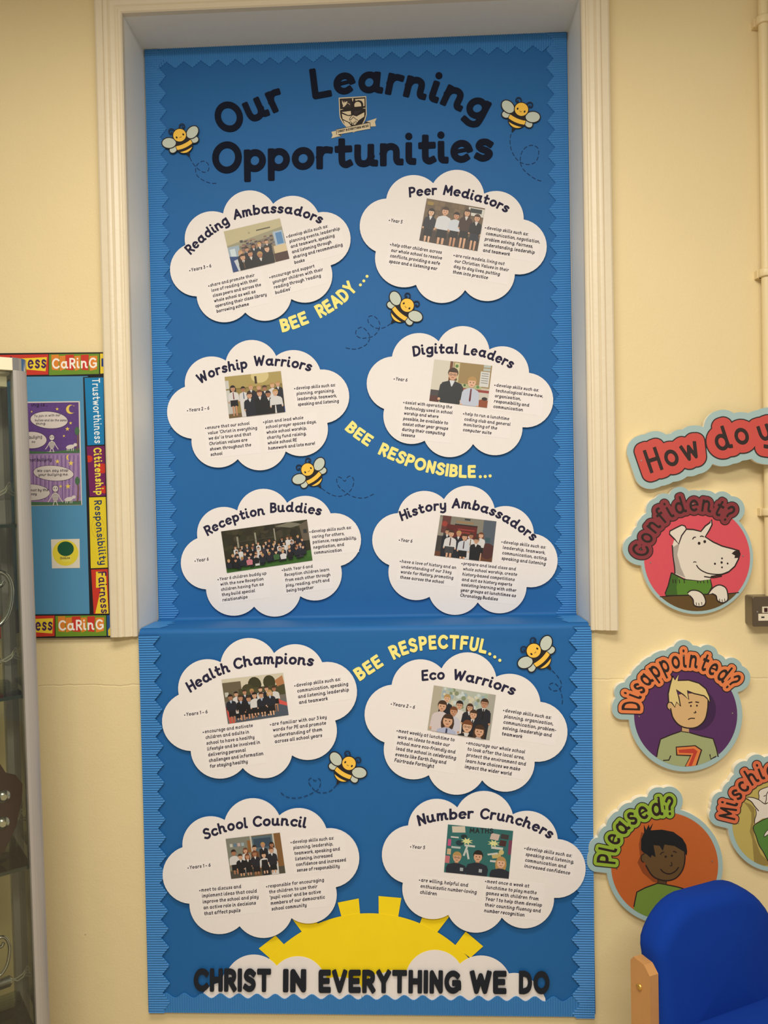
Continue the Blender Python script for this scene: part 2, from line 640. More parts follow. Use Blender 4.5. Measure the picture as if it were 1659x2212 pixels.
def place_word(word, path, height, wt, cr=0.35, res=44, slant=0.0, gap=0.10, fit=True, valign=0.0):
    """lay a word along measured path points; returns list of (char, groups) in measured units"""
    P = smooth(path, 12) if len(path) > 2 else np.asarray(path, float)
    seg = np.hypot(*np.diff(P, axis=0).T)
    s = np.concatenate([[0], np.cumsum(seg)])
    L = s[-1]
    adv, xs = 0.0, []
    for ch in word:
        if ch == ' ':
            adv += 0.32
            xs.append(None)
            continue
        g, a = glyph(ch, wt, cr, res, slant)
        xs.append((adv, a))
        adv += a + gap
    adv -= gap
    sx = L / adv if fit else height
    out = []
    for ch, q in zip(word, xs):
        if q is None:
            continue
        x, a = q
        c = (x + a / 2) * sx
        px = np.interp(c, s, P[:, 0]); py = np.interp(c, s, P[:, 1])
        d = max(a * sx * 0.5, L * 0.01)
        ax, ay = np.interp(c - d, s, P[:, 0]), np.interp(c - d, s, P[:, 1])
        bx, by = np.interp(c + d, s, P[:, 0]), np.interp(c + d, s, P[:, 1])
        l = math.hypot(bx - ax, by - ay) + 1e-9
        ux, uy = (bx - ax) / l, (by - ay) / l
        f = lambda Q: np.stack([px + (Q[:, 0] - a / 2) * sx * ux + (Q[:, 1] + valign) * height * uy,
                                py + (Q[:, 0] - a / 2) * sx * uy - (Q[:, 1] + valign) * height * ux], 1)
        out.append((ch, [(f(o), [f(k) for k in hs]) for o, hs in glyph(ch, wt, cr, res, slant)[0]]))
    return out


def field_union(polys, x0, y0, x1, y1, h):
    """signed distance (measured units) to the union of polygons (outer, holes)"""
    X, Y = np.meshgrid(np.arange(x0, x1 + h, h), np.arange(y0, y1 + h, h))
    D = np.full(X.shape, 1e9)
    I = np.zeros(X.shape, bool)
    for o, hs in polys:
        par = np.zeros(X.shape, bool)
        for L in [o] + list(hs):
            n = len(L)
            for i in range(n):
                a, b = L[i - 1], L[i]
                d = b - a
                l2 = d @ d + 1e-12
                t = np.clip(((X - a[0]) * d[0] + (Y - a[1]) * d[1]) / l2, 0, 1)
                D = np.minimum(D, np.hypot(X - a[0] - t * d[0], Y - a[1] - t * d[1]))
                cr = (a[1] > Y) != (b[1] > Y)
                if a[1] != b[1]:
                    par ^= cr & (X < (a[0] - b[0]) * (Y - b[1]) / (a[1] - b[1]) + b[0])
        I |= par
    return np.where(I, -D, D), x0, y0, h


def Z(ox, oy, s):
    """reader for measurements taken on an enlarged crop"""
    def f(*a):
        if len(a) == 2 and not hasattr(a[0], '__len__'):
            return (ox + a[0] * s, oy + a[1] * s)
        return [(ox + p[0] * s, oy + p[1] * s) for p in a[0]]
    f.s = s
    return f

# ================================================================== THE SETTING
JOINT_Z = at(200, 1481, 0.0)[1]
HW = 0.61                            # half width of the recess
RT = LEDGE + 1.6633                  # top of the recess
RD = 0.160                           # depth of the recess
M_WALL = wall_material()
M_REVEAL = mat((236, 232, 220), 0.42, 'white_gloss_paint', spec=0.5, noise=0.03, nscale=40, bump=0.12, bscale=220)
M_TRIM = mat((224, 210, 182), 0.38, 'cream_gloss_paint', spec=0.5, noise=0.03, nscale=30, bump=0.25, bscale=90)

X0, X1, ZT = -2.6, 2.6, 3.30
b = MB()
for x0, x1, z0, z1 in ((X0, -HW, 0, ZT), (HW, X1, 0, ZT), (-HW, HW, 0, LEDGE), (-HW, HW, RT, ZT)):
    b.add([(x0, 0, z0), (x1, 0, z0), (x1, 0, z1), (x0, 0, z1)], [(0, 1, 2, 3)], M_WALL)
tag(b.obj('wall_back'), 'cream painted plaster wall around the recessed display', kind='structure')

b = MB()
b.add([(-HW, 0, LEDGE), (-HW, RD, LEDGE), (-HW, RD, RT), (-HW, 0, RT)], [(0, 1, 2, 3)], M_REVEAL)
b.add([(HW, 0, LEDGE), (HW, RD, LEDGE), (HW, RD, RT), (HW, 0, RT)], [(3, 2, 1, 0)], M_REVEAL)
b.add([(-HW, 0, RT), (HW, 0, RT), (HW, RD, RT), (-HW, RD, RT)], [(0, 1, 2, 3)], M_REVEAL)
b.add([(-HW, 0, LEDGE), (HW, 0, LEDGE), (HW, RD, LEDGE), (-HW, RD, LEDGE)], [(0, 1, 2, 3)], M_REVEAL)
b.add([(-HW, RD, LEDGE), (HW, RD, LEDGE), (HW, RD, RT), (-HW, RD, RT)], [(0, 1, 2, 3)], M_REVEAL)
tag(b.obj('wall_recess'), 'white painted sides of the recess holding the upper display', kind='structure')

b = MB()
b.add([(X0, -4.2, 0), (X1, -4.2, 0), (X1, 0, 0), (X0, 0, 0)], [(0, 1, 2, 3)], mat((176, 160, 134), 0.6, 'pale_floor_vinyl', bump=0.1))
tag(b.obj('floor'), kind='structure')
b = MB()
b.add([(X0, -4.2, ZT), (X1, -4.2, ZT), (X1, 0, ZT), (X0, 0, ZT)], [(3, 2, 1, 0)], mat((225, 220, 205), 0.8, 'white_ceiling'))
tag(b.obj('ceiling'), kind='structure')

PROF = [(0, 0), (0, .016), (.003, .020), (.010, .020), (.012, .017), (.016, .0175), (.020, .021), (.030, .024), (.036, .022),
        (.0375, .025), (.043, .0275), (.047, .0275), (.048, .025), (.050, .0285), (.066, .0285), (.0705, .026), (.072, .021), (.072, 0)]


def trim(name, kind, label):
    bb = MB()
    zb = LEDGE - 0.012
    n = len(PROF)
    A, Bv = [], []
    for u, d in PROF:
        if kind == 'top':
            A.append((-HW - u, -d, RT + u)); Bv.append((HW + u, -d, RT + u))
        else:
            s = -1 if kind == 'left' else 1
            A.append((s * (HW + u), -d, zb)); Bv.append((s * (HW + u), -d, RT + u))
    fs = [(i, i + 1, n + i + 1, n + i) for i in range(n - 1)]
    if kind == 'right':
        fs = [f[::-1] for f in fs]
    if kind == 'top':
        fs = [f[::-1] for f in fs]
    bb.add(A + Bv, fs, M_TRIM)
    bb.add(A, [tuple(range(n))], M_TRIM)
    tag(bb.obj(name), label, kind='structure')


trim('trim_1', 'left', 'cream moulded architrave up the left side of the recess')
trim('trim_2', 'right', 'cream moulded architrave up the right side of the recess')
trim('trim_3', 'top', 'cream moulded architrave across the top of the recess')

# ================================================================== BACKING PAPER
YU, YL = 0.156, -0.008               # depth of the upper and the lower paper
M_BLUE = mat((30, 99, 163), 0.62, 'blue_poster_paper', spec=0.3, noise=0.03, nscale=60, bump=0.03, bscale=60)
M_CORR = mat((62, 132, 196), 0.5, 'blue_corrugated_card', spec=0.4, noise=0.03, nscale=80)
M_NAVY = mat((20, 25, 42), 0.85, 'navy_card', noise=0.03, spec=.15)
M_INK = mat((36, 34, 62), 0.85, 'navy_ink', noise=0.0)
M_INKB = mat((48, 44, 60), 0.85, 'dark_print_ink', noise=0.0)
M_PEN = mat((16, 44, 88), 0.8, 'dark_blue_pen', noise=0.0)
M_WHITE = mat((234, 228, 226), 0.75, 'white_cloud_card', spec=0.3, noise=0.015, nscale=120, bump=0.05, bscale=300)
M_SLIP = mat((236, 230, 229), 0.75, 'white_paper_slip', spec=0.3, noise=0.01)
M_YEL = mat((246, 232, 138), 0.8, 'pale_yellow_card', noise=0.02)

zbot = at(800, 2188, YL)[1]
prof = [(YU, RT - 0.004 + 0.0)]
ztop = at(768, 88, YU)[1]
prof = [(YU, ztop)]
k = 60
for i in range(1, k + 1):
    prof.append((YU, ztop + (LEDGE + 0.014 - ztop) * i / k))
for i in range(1, 7):
    a = math.pi / 2 * i / 6
    prof.append((YU - 0.010 * (1 - math.cos(a)), LEDGE + 0.014 - 0.010 * math.sin(a)))
prof.append((0.06, LEDGE + 0.0040))
prof.append((0.006, LEDGE + 0.0040))
for i in range(1, 7):
    a = math.pi / 2 * i / 6
    prof.append((0.006 - 0.014 * math.sin(a), LEDGE - 0.010 + 0.014 * math.cos(a)))
z1 = prof[-1][1]
for i in range(1, 45):
    prof.append((YL, z1 + (zbot - z1) * i / 44))
NX = 48
vs, fs = [], []
for j, (y, z) in enumerate(prof):
    for i in range(NX + 1):
        t = i / NX
        x = -HW + 0.002 + (2 * HW - 0.004) * t
        yy = y
        e = math.sin(math.pi * t) ** 0.5 if 0 < t < 1 else 0
        if y == YL and z < z1 - 0.02:
            s = (z1 - z)
            yy += 0.0016 * e * (1 + math.sin(9 * t + 6 * s) * math.sin(11 * s + 2 * t))
        elif 0.0 < y < 0.1:
            yy += 0.0
        vs.append((x, yy, z))
for j in range(len(prof) - 1):
    for i in range(NX):
        a = j * (NX + 1) + i
        fs.append((a + NX + 1, a + NX + 2, a + 1, a))
b = MB()
b.add(vs, fs, M_BLUE, True)
back = thing('backing_paper', 'large sheet of plain blue paper behind clouds and bees, folded over the ledge', 'display paper', (0, 0, LEDGE))
b.obj('paper_sheet', back)

# dashed flight lines drawn in pen on the paper
TR = [
    (330, 240, .1085, [(735, 925), (800, 1040), (900, 1150), (1020, 1218), (1110, 1170), (1100, 1050), (1010, 995), (910, 1040), (855, 1130), (870, 1260), (960, 1350), (1100, 1420), (1210, 1438), (1305, 1420)], YU),
    (1060, 190, .09944, [(440, 1000), (420, 1150), (450, 1350), (560, 1540), (700, 1640), (850, 1660), (980, 1600), (1040, 1450), (1020, 1300), (880, 1245), (740, 1310), (660, 1440), (645, 1620), (720, 1780), (880, 1920), (1020, 2000), (1120, 2022)], YU),
    (730, 610, .12055, [(945, 738), (850, 800), (740, 825), (640, 800), (545, 710), (550, 620), (630, 600), (710, 660), (750, 750), (730, 850), (650, 950), (560, 985), (430, 1000), (340, 960), (320, 880), (380, 815), (450, 810), (530, 890), (570, 980), (530, 1090), (440, 1155), (320, 1195), (200, 1185), (110, 1162)], YU),
    (600, 960, .14467, [(655, 655), (760, 730), (860, 770), (960, 770), (1040, 735), (1110, 650), (1135, 550), (1115, 490), (1070, 473), (1030, 500), (1000, 550), (950, 502), (900, 487), (880, 540), (920, 640), (1020, 720), (1100, 770), (1200, 797), (1310, 795), (1435, 740)], YU),
    (1080, 1360, .1085, [(1040, 815), (1130, 910), (1200, 1010), (1225, 1090), (1200, 1170), (1100, 1220), (1010, 1190), (975, 1130), (1010, 1075), (1080, 1070), (1150, 1120), (1200, 1200), (1230, 1310), (1245, 1420), (1235, 1500)], YL),
    (590, 1610, .13261, [(1030, 645), (980, 705), (900, 760), (800, 775), (700, 752), (620, 670), (575, 590), (600, 540), (640, 540), (680, 580), (730, 545), (765, 560), (770, 630), (740, 710), (680, 755), (560, 815), (430, 855), (330, 860), (210, 835), (120, 768)], YL),
]
for ox, oy, s, pts, yp in TR:
    P = smooth(Z(ox, oy, s)(pts), 14)
    L = np.concatenate([[0], np.cumsum(np.hypot(*np.diff(P, axis=0).T))])
    b = MB()
    q, dash, gap = 0.0, 9.0, 4.4
    while q < L[-1] - 2:
        t = np.linspace(q, min(q + dash, L[-1]), 7)
        D = np.stack([np.interp(t, L, P[:, 0]), np.interp(t, L, P[:, 1])], 1)
        b.line(D, 1.5, yp - 0.0006, M_PEN, spline=False)
        q += dash + gap
    b.obj('dashed_flight_line', back, 'dashed dark blue pen line trailing behind a bee')


# ================================================================== CORRUGATED BORDERS
PITCH, RIDGE = 0.0502, 0.0066


def border(name, label, p0, p1, side, y, w0, w1, phase, shape='zig', parent=None):
    """p0,p1 measured ends of the outer edge; side +1 = teeth to the left of the travel direction; phase = measured tip"""
    back_y = y + .001 if y > .05 else 0.0
    A, B = np.array(at(*p0, y)), np.array(at(*p1, y))
    L = np.linalg.norm(B - A)
    u = (B - A) / L
    v = np.array([-u[1], u[0]]) * side
    ph = float((np.array(at(*phase, y)) - A) @ u)
    n = int(L / RIDGE * 8)
    amp = 0.0016
    vs, fs = [], []
    for i in range(n + 1):
        s = L * i / n
        c = ((s - ph) / PITCH) % 1.0
        tooth = 1 - 2 * min(c, 1 - c) if shape == 'zig' else 0.5 + 0.5 * math.cos(2 * math.pi * c)
        wd = w0 + (w1 - w0) * tooth
        h = amp * (1 + math.cos(2 * math.pi * s / RIDGE))
        wob = 0.0006 * math.sin(s * 23)
        q0, q1 = A + u * s, A + u * s + v * wd
        a0, a1 = (q0[0], y - 0.0006 - h, q0[1]), (q1[0], y - 0.0006 - h, q1[1])
        vs += [(q0[0], back_y, q0[1]), a0, a0, a1, a1, (q1[0], y + 0.001, q1[1])]
    for i in range(n):
        a, b_ = 6 * i, 6 * i + 6
        for k_ in (0, 2, 4):
            f = (a + k_, a + k_ + 1, b_ + k_ + 1, b_ + k_)
            fs.append(f if side > 0 else f[::-1])
    bb = MB()
    bb.add(vs, fs, M_CORR, True)
    o = bb.obj(name, parent)
    if parent is None:
        tag(o, label, 'border strip', 'corrugated borders around the blue display')
    return o


border('corrugated_border', 'zigzag blue corrugated border down the left of the upper display', (312.5, 109), (344.5, 1338), 1, YU - .0008, .039, .060, (388, 727))
border('corrugated_border', 'zigzag blue corrugated border down the right of the upper display', (1223, 68), (1244, 1330), -1, YU - .0008, .037, .058, (1195, 682))
border('corrugated_border', 'zigzag blue corrugated border along the top of the upper display', (316, 108), (1206, 67), -1, YU - .0002, .038, .058, (565, 140))


def lower_border(label, p0, p1, side, w0, w1, phase, flap):
    A = at(*p0, YL)
    t = thing('corrugated_border', label, 'border strip', (A[0], YL, A[1]), 'corrugated borders around the blue display')
    border('corrugated_strip', None, p0, p1, side, YL - .0034, w0, w1, phase, parent=t)
    bb = MB()
    z = LEDGE + 0.0062
    sx = 1 if flap < 0 else -1
    xs = [(flap, .128), (flap + sx * .060, .128), (flap + sx * .048, .106), (flap + sx * .068, .094), (flap + sx * .050, .07),
          (flap + sx * .064, .048), (flap + sx * .052, .014), (flap, .010)]
    bb.add([(x, y, z) for x, y in xs] + [(x, y, z - .0015) for x, y in xs],
           [tuple(range(8)) if sx < 0 else tuple(range(8))[::-1]] + [(i, (i + 1) % 8, 8 + (i + 1) % 8, 8 + i) for i in range(8)], M_CORR)
    bb.obj('ledge_flap', t)


lower_border('zigzag blue corrugated border down the left of the lower display', (299.5, 1372), (322.5, 2187), 1, .039, .060, (347, 1413), -HW + .002)
lower_border('zigzag blue corrugated border down the right of the lower display', (1277.5, 1352), (1284.5, 2199), -1, .038, .060, (1229, 1505), HW - .002)
border('corrugated_border', 'wavy-edged blue corrugated border along the bottom of the lower display', (324, 2186), (1283, 2196), 1, YL - .0018, .0405, .0535, (437, 2145), shape='wave')


# ================================================================== CUT-OUT LETTERS
ORD = ['first', 'second', 'third', 'fourth', 'fifth']


def cutout(word, path, height, wt, y, thick, m, look, place, group, cr=.35, slant=0.0, gap=.10):
    seen = {}
    for ch, gs in place_word(word, path, height, wt, cr, 44, slant, gap):
        seen[ch] = seen.get(ch, 0) + 1
        tot = word.count(ch)
        nm = ('capital letter ' if ch.isupper() else 'small letter ') + ch
        if tot > 1:
            nm = ORD[seen[ch] - 1] + ' ' + nm
        bb = MB()
        bb.plates(gs, y - thick, thick, m)
        tag(bb.obj('cut_out_letter'), '%s %s in the word %s %s' % (look, nm, word, place), 'letter', group)


def dots(pts, r, y, thick, m, look, place, group):
    for i, p in enumerate(pts):
        bb = MB()
        bb.plate(ell(p[0], p[1], r, r, n=20), y - thick, thick, m)
        tag(bb.obj('cut_out_dot'), '%s %s, %s' % (look, ['nearest the word', 'in the middle of the three', 'last of the three'][i], place), 'dot', group)


g = 'navy title letters at the top of the display'
lk = 'dark navy cut-out'
cutout('Our', [(480.5, 294.8), (540, 268), (621, 231)], 67, .205, YU, .0022, M_NAVY, lk, 'of the title', g, cr=.4)
cutout('Learning', [(676, 215), (735, 204.5), (785, 201), (830, 203), (888, 211), (932, 220), (975, 234), (1042, 264)], 66, .205, YU, .0022, M_NAVY, lk, 'of the title', g, cr=.4, slant=.05, gap=.06)
cutout('Opportunities', [(459, 376), (560, 370.5), (700, 364.5), (850, 357.5), (960, 353), (1066, 347)], 69, .205, YU, .0022, M_NAVY, lk, 'of the title', g, cr=.4, slant=.03, gap=.06)

yl = 'pale yellow cut-out'
z = Z(590, 580, .13261)
g = 'yellow letters of the first slogan'
cutout('BEE', z([(148, 1042), (320, 997), (592, 890)]), 29, .235, YU, .0012, M_YEL, yl, 'before READY', g, gap=.12)
cutout('READY', z([(768, 814), (930, 724), (1065, 632), (1200, 527), (1300, 425), (1378, 345)]), 30, .235, YU, .0012, M_YEL, yl, 'beside the Reading Ambassadors cloud', g)
dots(z([(1422, 267), (1477, 202), (1530, 127)]), 3.2, YU, .0012, M_YEL, 'small pale yellow paper dot', 'after READY', g)
z = Z(730, 900, .21097)
g = 'yellow letters of the second slogan'
cutout('BEE', z([(66, 130), (150, 203), (303, 310)]), 26, .235, YU, .0012, M_YEL, yl, 'before RESPONSIBLE', g, gap=.12)
cutout('RESPONSIBLE', z([(405, 382), (520, 434), (640, 485), (760, 530), (890, 568), (1030, 599), (1150, 617), (1280, 628), (1412, 628)]), 28, .235, YU, .0012, M_YEL, yl, 'under the Digital Leaders cloud', g)
dots(z([(1458, 615), (1508, 613), (1558, 607)]), 3.4, YU, .0012, M_YEL, 'small pale yellow paper dot', 'after RESPONSIBLE', g)
z = Z(750, 1360, .21097)
g = 'yellow letters of the third slogan'
cutout('BEE', z([(130, 530), (220, 470), (378, 365)]), 29, .235, YL, .0012, M_YEL, yl, 'before RESPECTFUL', g, gap=.12)
cutout('RESPECTFUL', z([(476, 312), (580, 265), (700, 229), (780, 214), (890, 205), (990, 200), (1080, 203), (1160, 207), (1275, 220), (1420, 250)]), 31, .235, YL, .0012, M_YEL, yl, 'above the Eco Warriors cloud', g)
dots(z([(1460, 250), (1511, 280), (1563, 315)]), 3.4, YL, .0012, M_YEL, 'small pale yellow paper dot', 'after RESPECTFUL', g)


# ================================================================== SUN AND LOW CLOUDS AT THE BOTTOM
M_SUN = mat((246, 216, 22), 0.75, 'bright_yellow_paper', spec=0.3, noise=0.05, nscale=12, bump=0.05, bscale=30)
cx, cy, r = circle3((613, 2040), (800, 1973), (984, 2042))
z1_, z2_ = Z(340, 1900, .27728), Z(780, 1900, .31947)
ys = YL - .0004
A = at(800, 2150, YL)
sun = thing('paper_sun', 'bright yellow paper sun with stubby rays rising behind low white clouds', 'sun', (A[0], YL, A[1]))
b = MB()
a0 = math.degrees(math.asin((2150 - cy) / r))
b.plate(ell(cx, cy, r, r, n=60, a0=180 - a0, a1=360 + a0), ys - .0008, .0008, M_SUN)
b.obj('disc', sun)
for q in ([(729.6, 1950), (774.8, 1941), (778, 1976), (738, 1982)], [(817.7, 1935.8), (866.9, 1940), (859.9, 1982), (818, 1977)],
          [(911, 1983.7), (928, 1960), (972, 1978), (943.6, 2015), (906, 1998)], [(1006, 2012.5), (1043.6, 2044.4), (1016, 2069), (982, 2044)],
          [(630, 1983), (660, 1962), (687, 1996), (652, 2013)], [(559, 2049), (595, 2021), (615, 2042), (584, 2071)]):
    bb = MB()
    bb.plate(q, ys - .0003, .0008, M_SUN)
    bb.obj('ray', sun)


def lobes(pts, n=18):
    out = []
    for i in range(0, len(pts) - 2, 2):
        out += arc3(pts[i], pts[i + 1], pts[i + 2], n)
    return out


b = MB()
o = lobes(z1_([(350, 895), (400, 840), (505, 800), (520, 735), (553, 698), (745, 585), (930, 672), (1110, 598), (1280, 700), (1308, 735), (1315, 775), (1430, 760), (1545, 790), (1585, 830), (1590, 890)]))
b.plate(o + z1_([(1590, 950), (350, 950)]), ys - .0012, .0008, M_WHITE)
tag(b.obj('low_cloud'), 'white paper cloud behind CHRIST IN, in front of the sun', 'paper cloud', 'low clouds along the bottom')
b = MB()
o = lobes(z2_([(10, 810), (40, 680), (150, 632), (230, 612), (305, 628), (490, 476), (668, 570), (830, 515), (1000, 636), (1060, 634), (1120, 655), (1195, 720), (1250, 815)]))
b.plate(o + z2_([(1250, 860), (10, 860)]), ys - .0012, .0008, M_WHITE)
tag(b.obj('low_cloud'), 'white paper cloud behind THING WE DO, in front of the sun', 'paper cloud', 'low clouds along the bottom')

g = 'navy letters of the bottom motto'
ym = YL - .0052
M_NAVY2 = mat((26, 30, 40), 0.85, 'black_navy_card', noise=0.03)
for wd, pa in (('CHRIST', [(418, 2142), (500, 2142.5), (585, 2143)]), ('IN', [(611, 2143.5), (661, 2144)]),
               ('EVERYTHING', [(688, 2145), (840, 2145.5), (996, 2147)]), ('WE', [(1015, 2147), (1094, 2147.5)]), ('DO', [(1121, 2147.5), (1187, 2148)])):
    cutout(wd, pa, 49.5, .245, ym, .0025, M_NAVY2, 'dark navy cut-out', 'along the bottom border', g, cr=.45, gap=.08)


# ================================================================== CREST
z = Z(680, 180, .12055)
M_CREAM = mat((212, 196, 165), 0.75, 'cream_print')
M_BLK = mat((40, 34, 34), 0.8, 'black_print', noise=0.0)
A = at(763, 250, YU)
cr_ = thing('school_crest', 'small cream and black crest with shaking hands and a motto ribbon under the title', 'crest', (A[0], YU, A[1]))
yc = YU - .0012
sh = [(427, 258), (920, 230), (930, 560), (905, 650), (860, 740), (760, 850), (690, 880), (590, 810), (500, 715), (450, 620), (440, 540)]
b = MB()
b.plate(z(sh), yc, .0012, M_CREAM)
shi = [(445, 275), (908, 248), (915, 560), (890, 645), (850, 725), (755, 830), (690, 860), (600, 795), (515, 705), (465, 610), (455, 540)]
b.plate(z(shi), yc - .0001, 0, M_BLK)
e = yc - .0002
b.plate(z([(665, 272), (692, 270), (684, 325), (676, 325)]), e, 0, M_CREAM)
b.plate(z([(460, 462), (515, 465), (460, 480)]), e, 0, M_CREAM)
b.plate(z([(905, 437), (855, 446), (905, 455)]), e, 0, M_CREAM)
M_DK2 = mat((52, 46, 48), 0.8, 'dark_print')
b.plate(z([(470, 275), (640, 268), (655, 430), (472, 440)]), e, 0, M_DK2)
b.plate(z([(722, 285), (890, 272), (892, 405), (865, 408), (870, 370), (845, 320), (790, 300), (730, 315)]), e, 0, M_CREAM)
b.plate(z(ell(770, 392, 62, 62, n=24, a0=180, a1=360) + [(832, 412), (712, 422)]), e, 0, M_CREAM)
b.plate(z([(485, 300), (510, 340), (530, 355), (522, 315), (545, 345), (555, 330), (575, 322), (590, 332), (575, 345), (572, 370), (545, 400), (520, 425), (498, 418), (510, 400), (490, 360)]), e, 0, M_CREAM)
b.line(z([(585, 355), (610, 365), (630, 385)]), 1.0, e, M_CREAM)
b.plate(z([(480, 515), (645, 495), (650, 560), (600, 570)]), e, 0, M_CREAM)
b.plate(z([(482, 540), (600, 582), (670, 570), (740, 590), (888, 510), (886, 595), (790, 660), (720, 745), (660, 735), (610, 700), (500, 640)]), e, 0, M_CREAM)
b.plate(z([(505, 660), (600, 705), (650, 760), (600, 790), (545, 740)]), e, 0, M_CREAM)
b.plate(z([(700, 500), (840, 480), (740, 575), (705, 560)]), e, 0, M_DK2)
for L in ([(480, 538), (600, 580), (672, 568)], [(672, 570), (640, 610), (622, 655), (650, 650), (690, 600)], [(690, 600), (720, 630), (775, 665)],
          [(500, 645), (580, 685), (620, 705)], [(610, 715), (640, 690), (660, 712), (640, 735)], [(655, 735), (690, 710), (700, 745)],
          [(700, 690), (730, 715)], [(725, 670), (750, 700)], [(740, 590), (888, 512)]):
    b.line(z(L), 1.3, e - .0001, M_BLK)
b.obj('shield', cr_)
b = MB()
yr = yc - .0005
b.plate(z([(298, 868), (385, 848), (480, 905), (478, 942), (395, 958), (298, 985), (318, 930)]), yr + .0001, .0012, M_CREAM)
b.plate(z([(900, 690), (1000, 660), (1108, 625), (1078, 690), (1095, 768), (990, 775)]), yr + .0001, .0012, M_CREAM)
b.plate(z([(392, 915), (478, 908), (474, 944)]), yr, 0, M_BLK)
b.plate(z([(905, 680), (990, 700), (900, 715)]), yr, 0, M_BLK)
b.plate(z([(380, 825), (995, 695), (1002, 812), (385, 922)]), yr - .0002, 0.0002, M_CREAM)
for L in ([(388, 828), (990, 702)], [(990, 702), (996, 808)], [(390, 916), (388, 828)]):
    b.line(z(L), 1.1, yr - .0003, M_BLK, spline=False)
b.obj('ribbon', cr_)
b = MB()
for ch, gs in place_word('CHRIST IN EVERYTHING WE DO', z([(412, 885), (968, 780)]), 5.2, .26, .35, 26):
    b.plates(gs, yr - .0004, 0, M_BLK)
b.obj('ribbon_lettering', cr_)


# ================================================================== BEES
M_BEE = mat((246, 196, 76), 0.7, 'bee_yellow_print')
M_WING = mat((196, 204, 192), 0.7, 'pale_grey_wing_print')
M_BLACK = mat((34, 31, 34), 0.75, 'black_outline_print', noise=0.0)
M_ANT = mat((24, 36, 62), 0.75, 'antenna_card', noise=0.0)


def bee(head, tip, y, label):
    hx, hy = head
    L = math.hypot(tip[0] - hx, tip[1] - hy)
    k = L / 456.0
    ax, ay = (tip[0] - hx) / L, (tip[1] - hy) / L       # along the body
    qx, qy = -ay, ax
    if True:
        qx, qy = ay, -ax
    T = lambda P: [(hx + k * (p[0] * qx - p[1] * ax), hy + k * (p[0] * qy - p[1] * ay)) for p in P]
    c = T([(0, -150)])[0]
    A_ = at(c[0], c[1], y)
    t = thing('paper_bee', label, 'bee', (A_[0], y, A_[1]), 'bees on the display')
    q = y - .0020
    # wings
    for s in (-1, 1):
        for (x, yy, rx, ry, a, o) in ((255, -52, 138, 102, 24, 0), (228, -198, 84, 68, -22, .0004)):
            bb = MB()
            bb.plate(T(ell(s * x, yy, rx + 16, ry + 16, s * a)), q + .0003 + o, .0010, M_BLACK)
            bb.plate(T(ell(s * x, yy, rx - 4, ry - 4, s * a)), q + .0002 + o, 0, M_WING)
            bb.obj('wing', t)
    bb = MB()
    body = ell(0, -218, 176, 164, n=40)
    bb.plate(T(body), q, .0018, M_BLACK)
    inner = ell(0, -218, 164, 152, n=40)
    def curved(a, c_, bow):
        up = [(x, a - bow * (1 - (x / 175.0) ** 2)) for x in range(-180, 181, 20)]
        dn = [(x, c_ - bow * (1 - (x / 175.0) ** 2)) for x in range(180, -181, -20)]
        return up + dn
    for a, c_ in ((-165, -245), (-300, -420)):
        pts = clip(curved(a, c_, 26), inner)
        bb.plate(T(pts), q - .0001, 0, M_BEE)
    bb.obj('striped_body', t)
    bb = MB()
    bb.plate(T([(-42, -368), (42, -368), (6, -462), (-6, -462)]), q + .0002, .0014, M_BLACK)
    bb.obj('stinger', t)
    bb = MB()
    bb.plate(T(ell(0, 0, 145, 140, n=36)), q - .0003, .0018, M_BLACK)
    bb.plate(T(ell(0, 0, 128, 124, n=36)), q - .0004, 0, M_BEE)
    for s in (-1, 1):
        bb.plate(T(ell(s * 72, -16, 17, 23, n=16)), q - .0005, 0, M_BLACK)
    bb.line(T([(-22, -34), (-10, -46), (8, -46), (20, -34)]), 8 * k, q - .0005, M_BLACK)
    bb.obj('head', t)
    for s in (-1, 1):
        bb = MB()
        bb.line(T([(s * 52, 118), (s * 75, 168), (s * 115, 190), (s * 155, 172), (s * 166, 132), (s * 146, 104), (s * 118, 110), (s * 124, 136)]), 24 * k, q + .0006, M_ANT)
        bb.obj('antenna', t)


bee((388.0, 292.1), (408.7, 337.1), YU - .0044, 'black and yellow paper bee left of the word Our in the title')
bee((1126.4, 236.2), (1106.5, 284), YU - .002, 'black and yellow paper bee right of the word Learning in the title')
bee((879.5, 659.4), (845.1, 698), YU - .002, 'black and yellow paper bee between the Peer Mediators and Digital Leaders clouds')
bee((664.4, 1014.3), (693.3, 1053.3), YU - .002, 'black and yellow paper bee between the Worship Warriors and Reception Buddies clouds')
bee((1152.9, 1405.6), (1190.1, 1445.7), YL - .002, 'black and yellow paper bee right of the yellow word RESPECTFUL')
bee((753.8, 1649.1), (727.3, 1694.2), YL - .002, 'black and yellow paper bee between the Health Champions and School Council clouds')

# ================================================================== CLOUD NOTICES
SK = [(206, 160, 130), (190, 140, 110), (168, 118, 88), (214, 172, 142)]
HB, HD, HF, HR = (66, 46, 34), (38, 30, 28), (176, 140, 86), (112, 66, 40)      # brown, dark, fair, red-brown
NV, WT, BK = (34, 36, 46), (208, 206, 206), (28, 28, 32)


def gl(c):
    return mat(c, 0.45, 'photo_print_%d_%d_%d' % c, noise=0.0, spec=0.4)


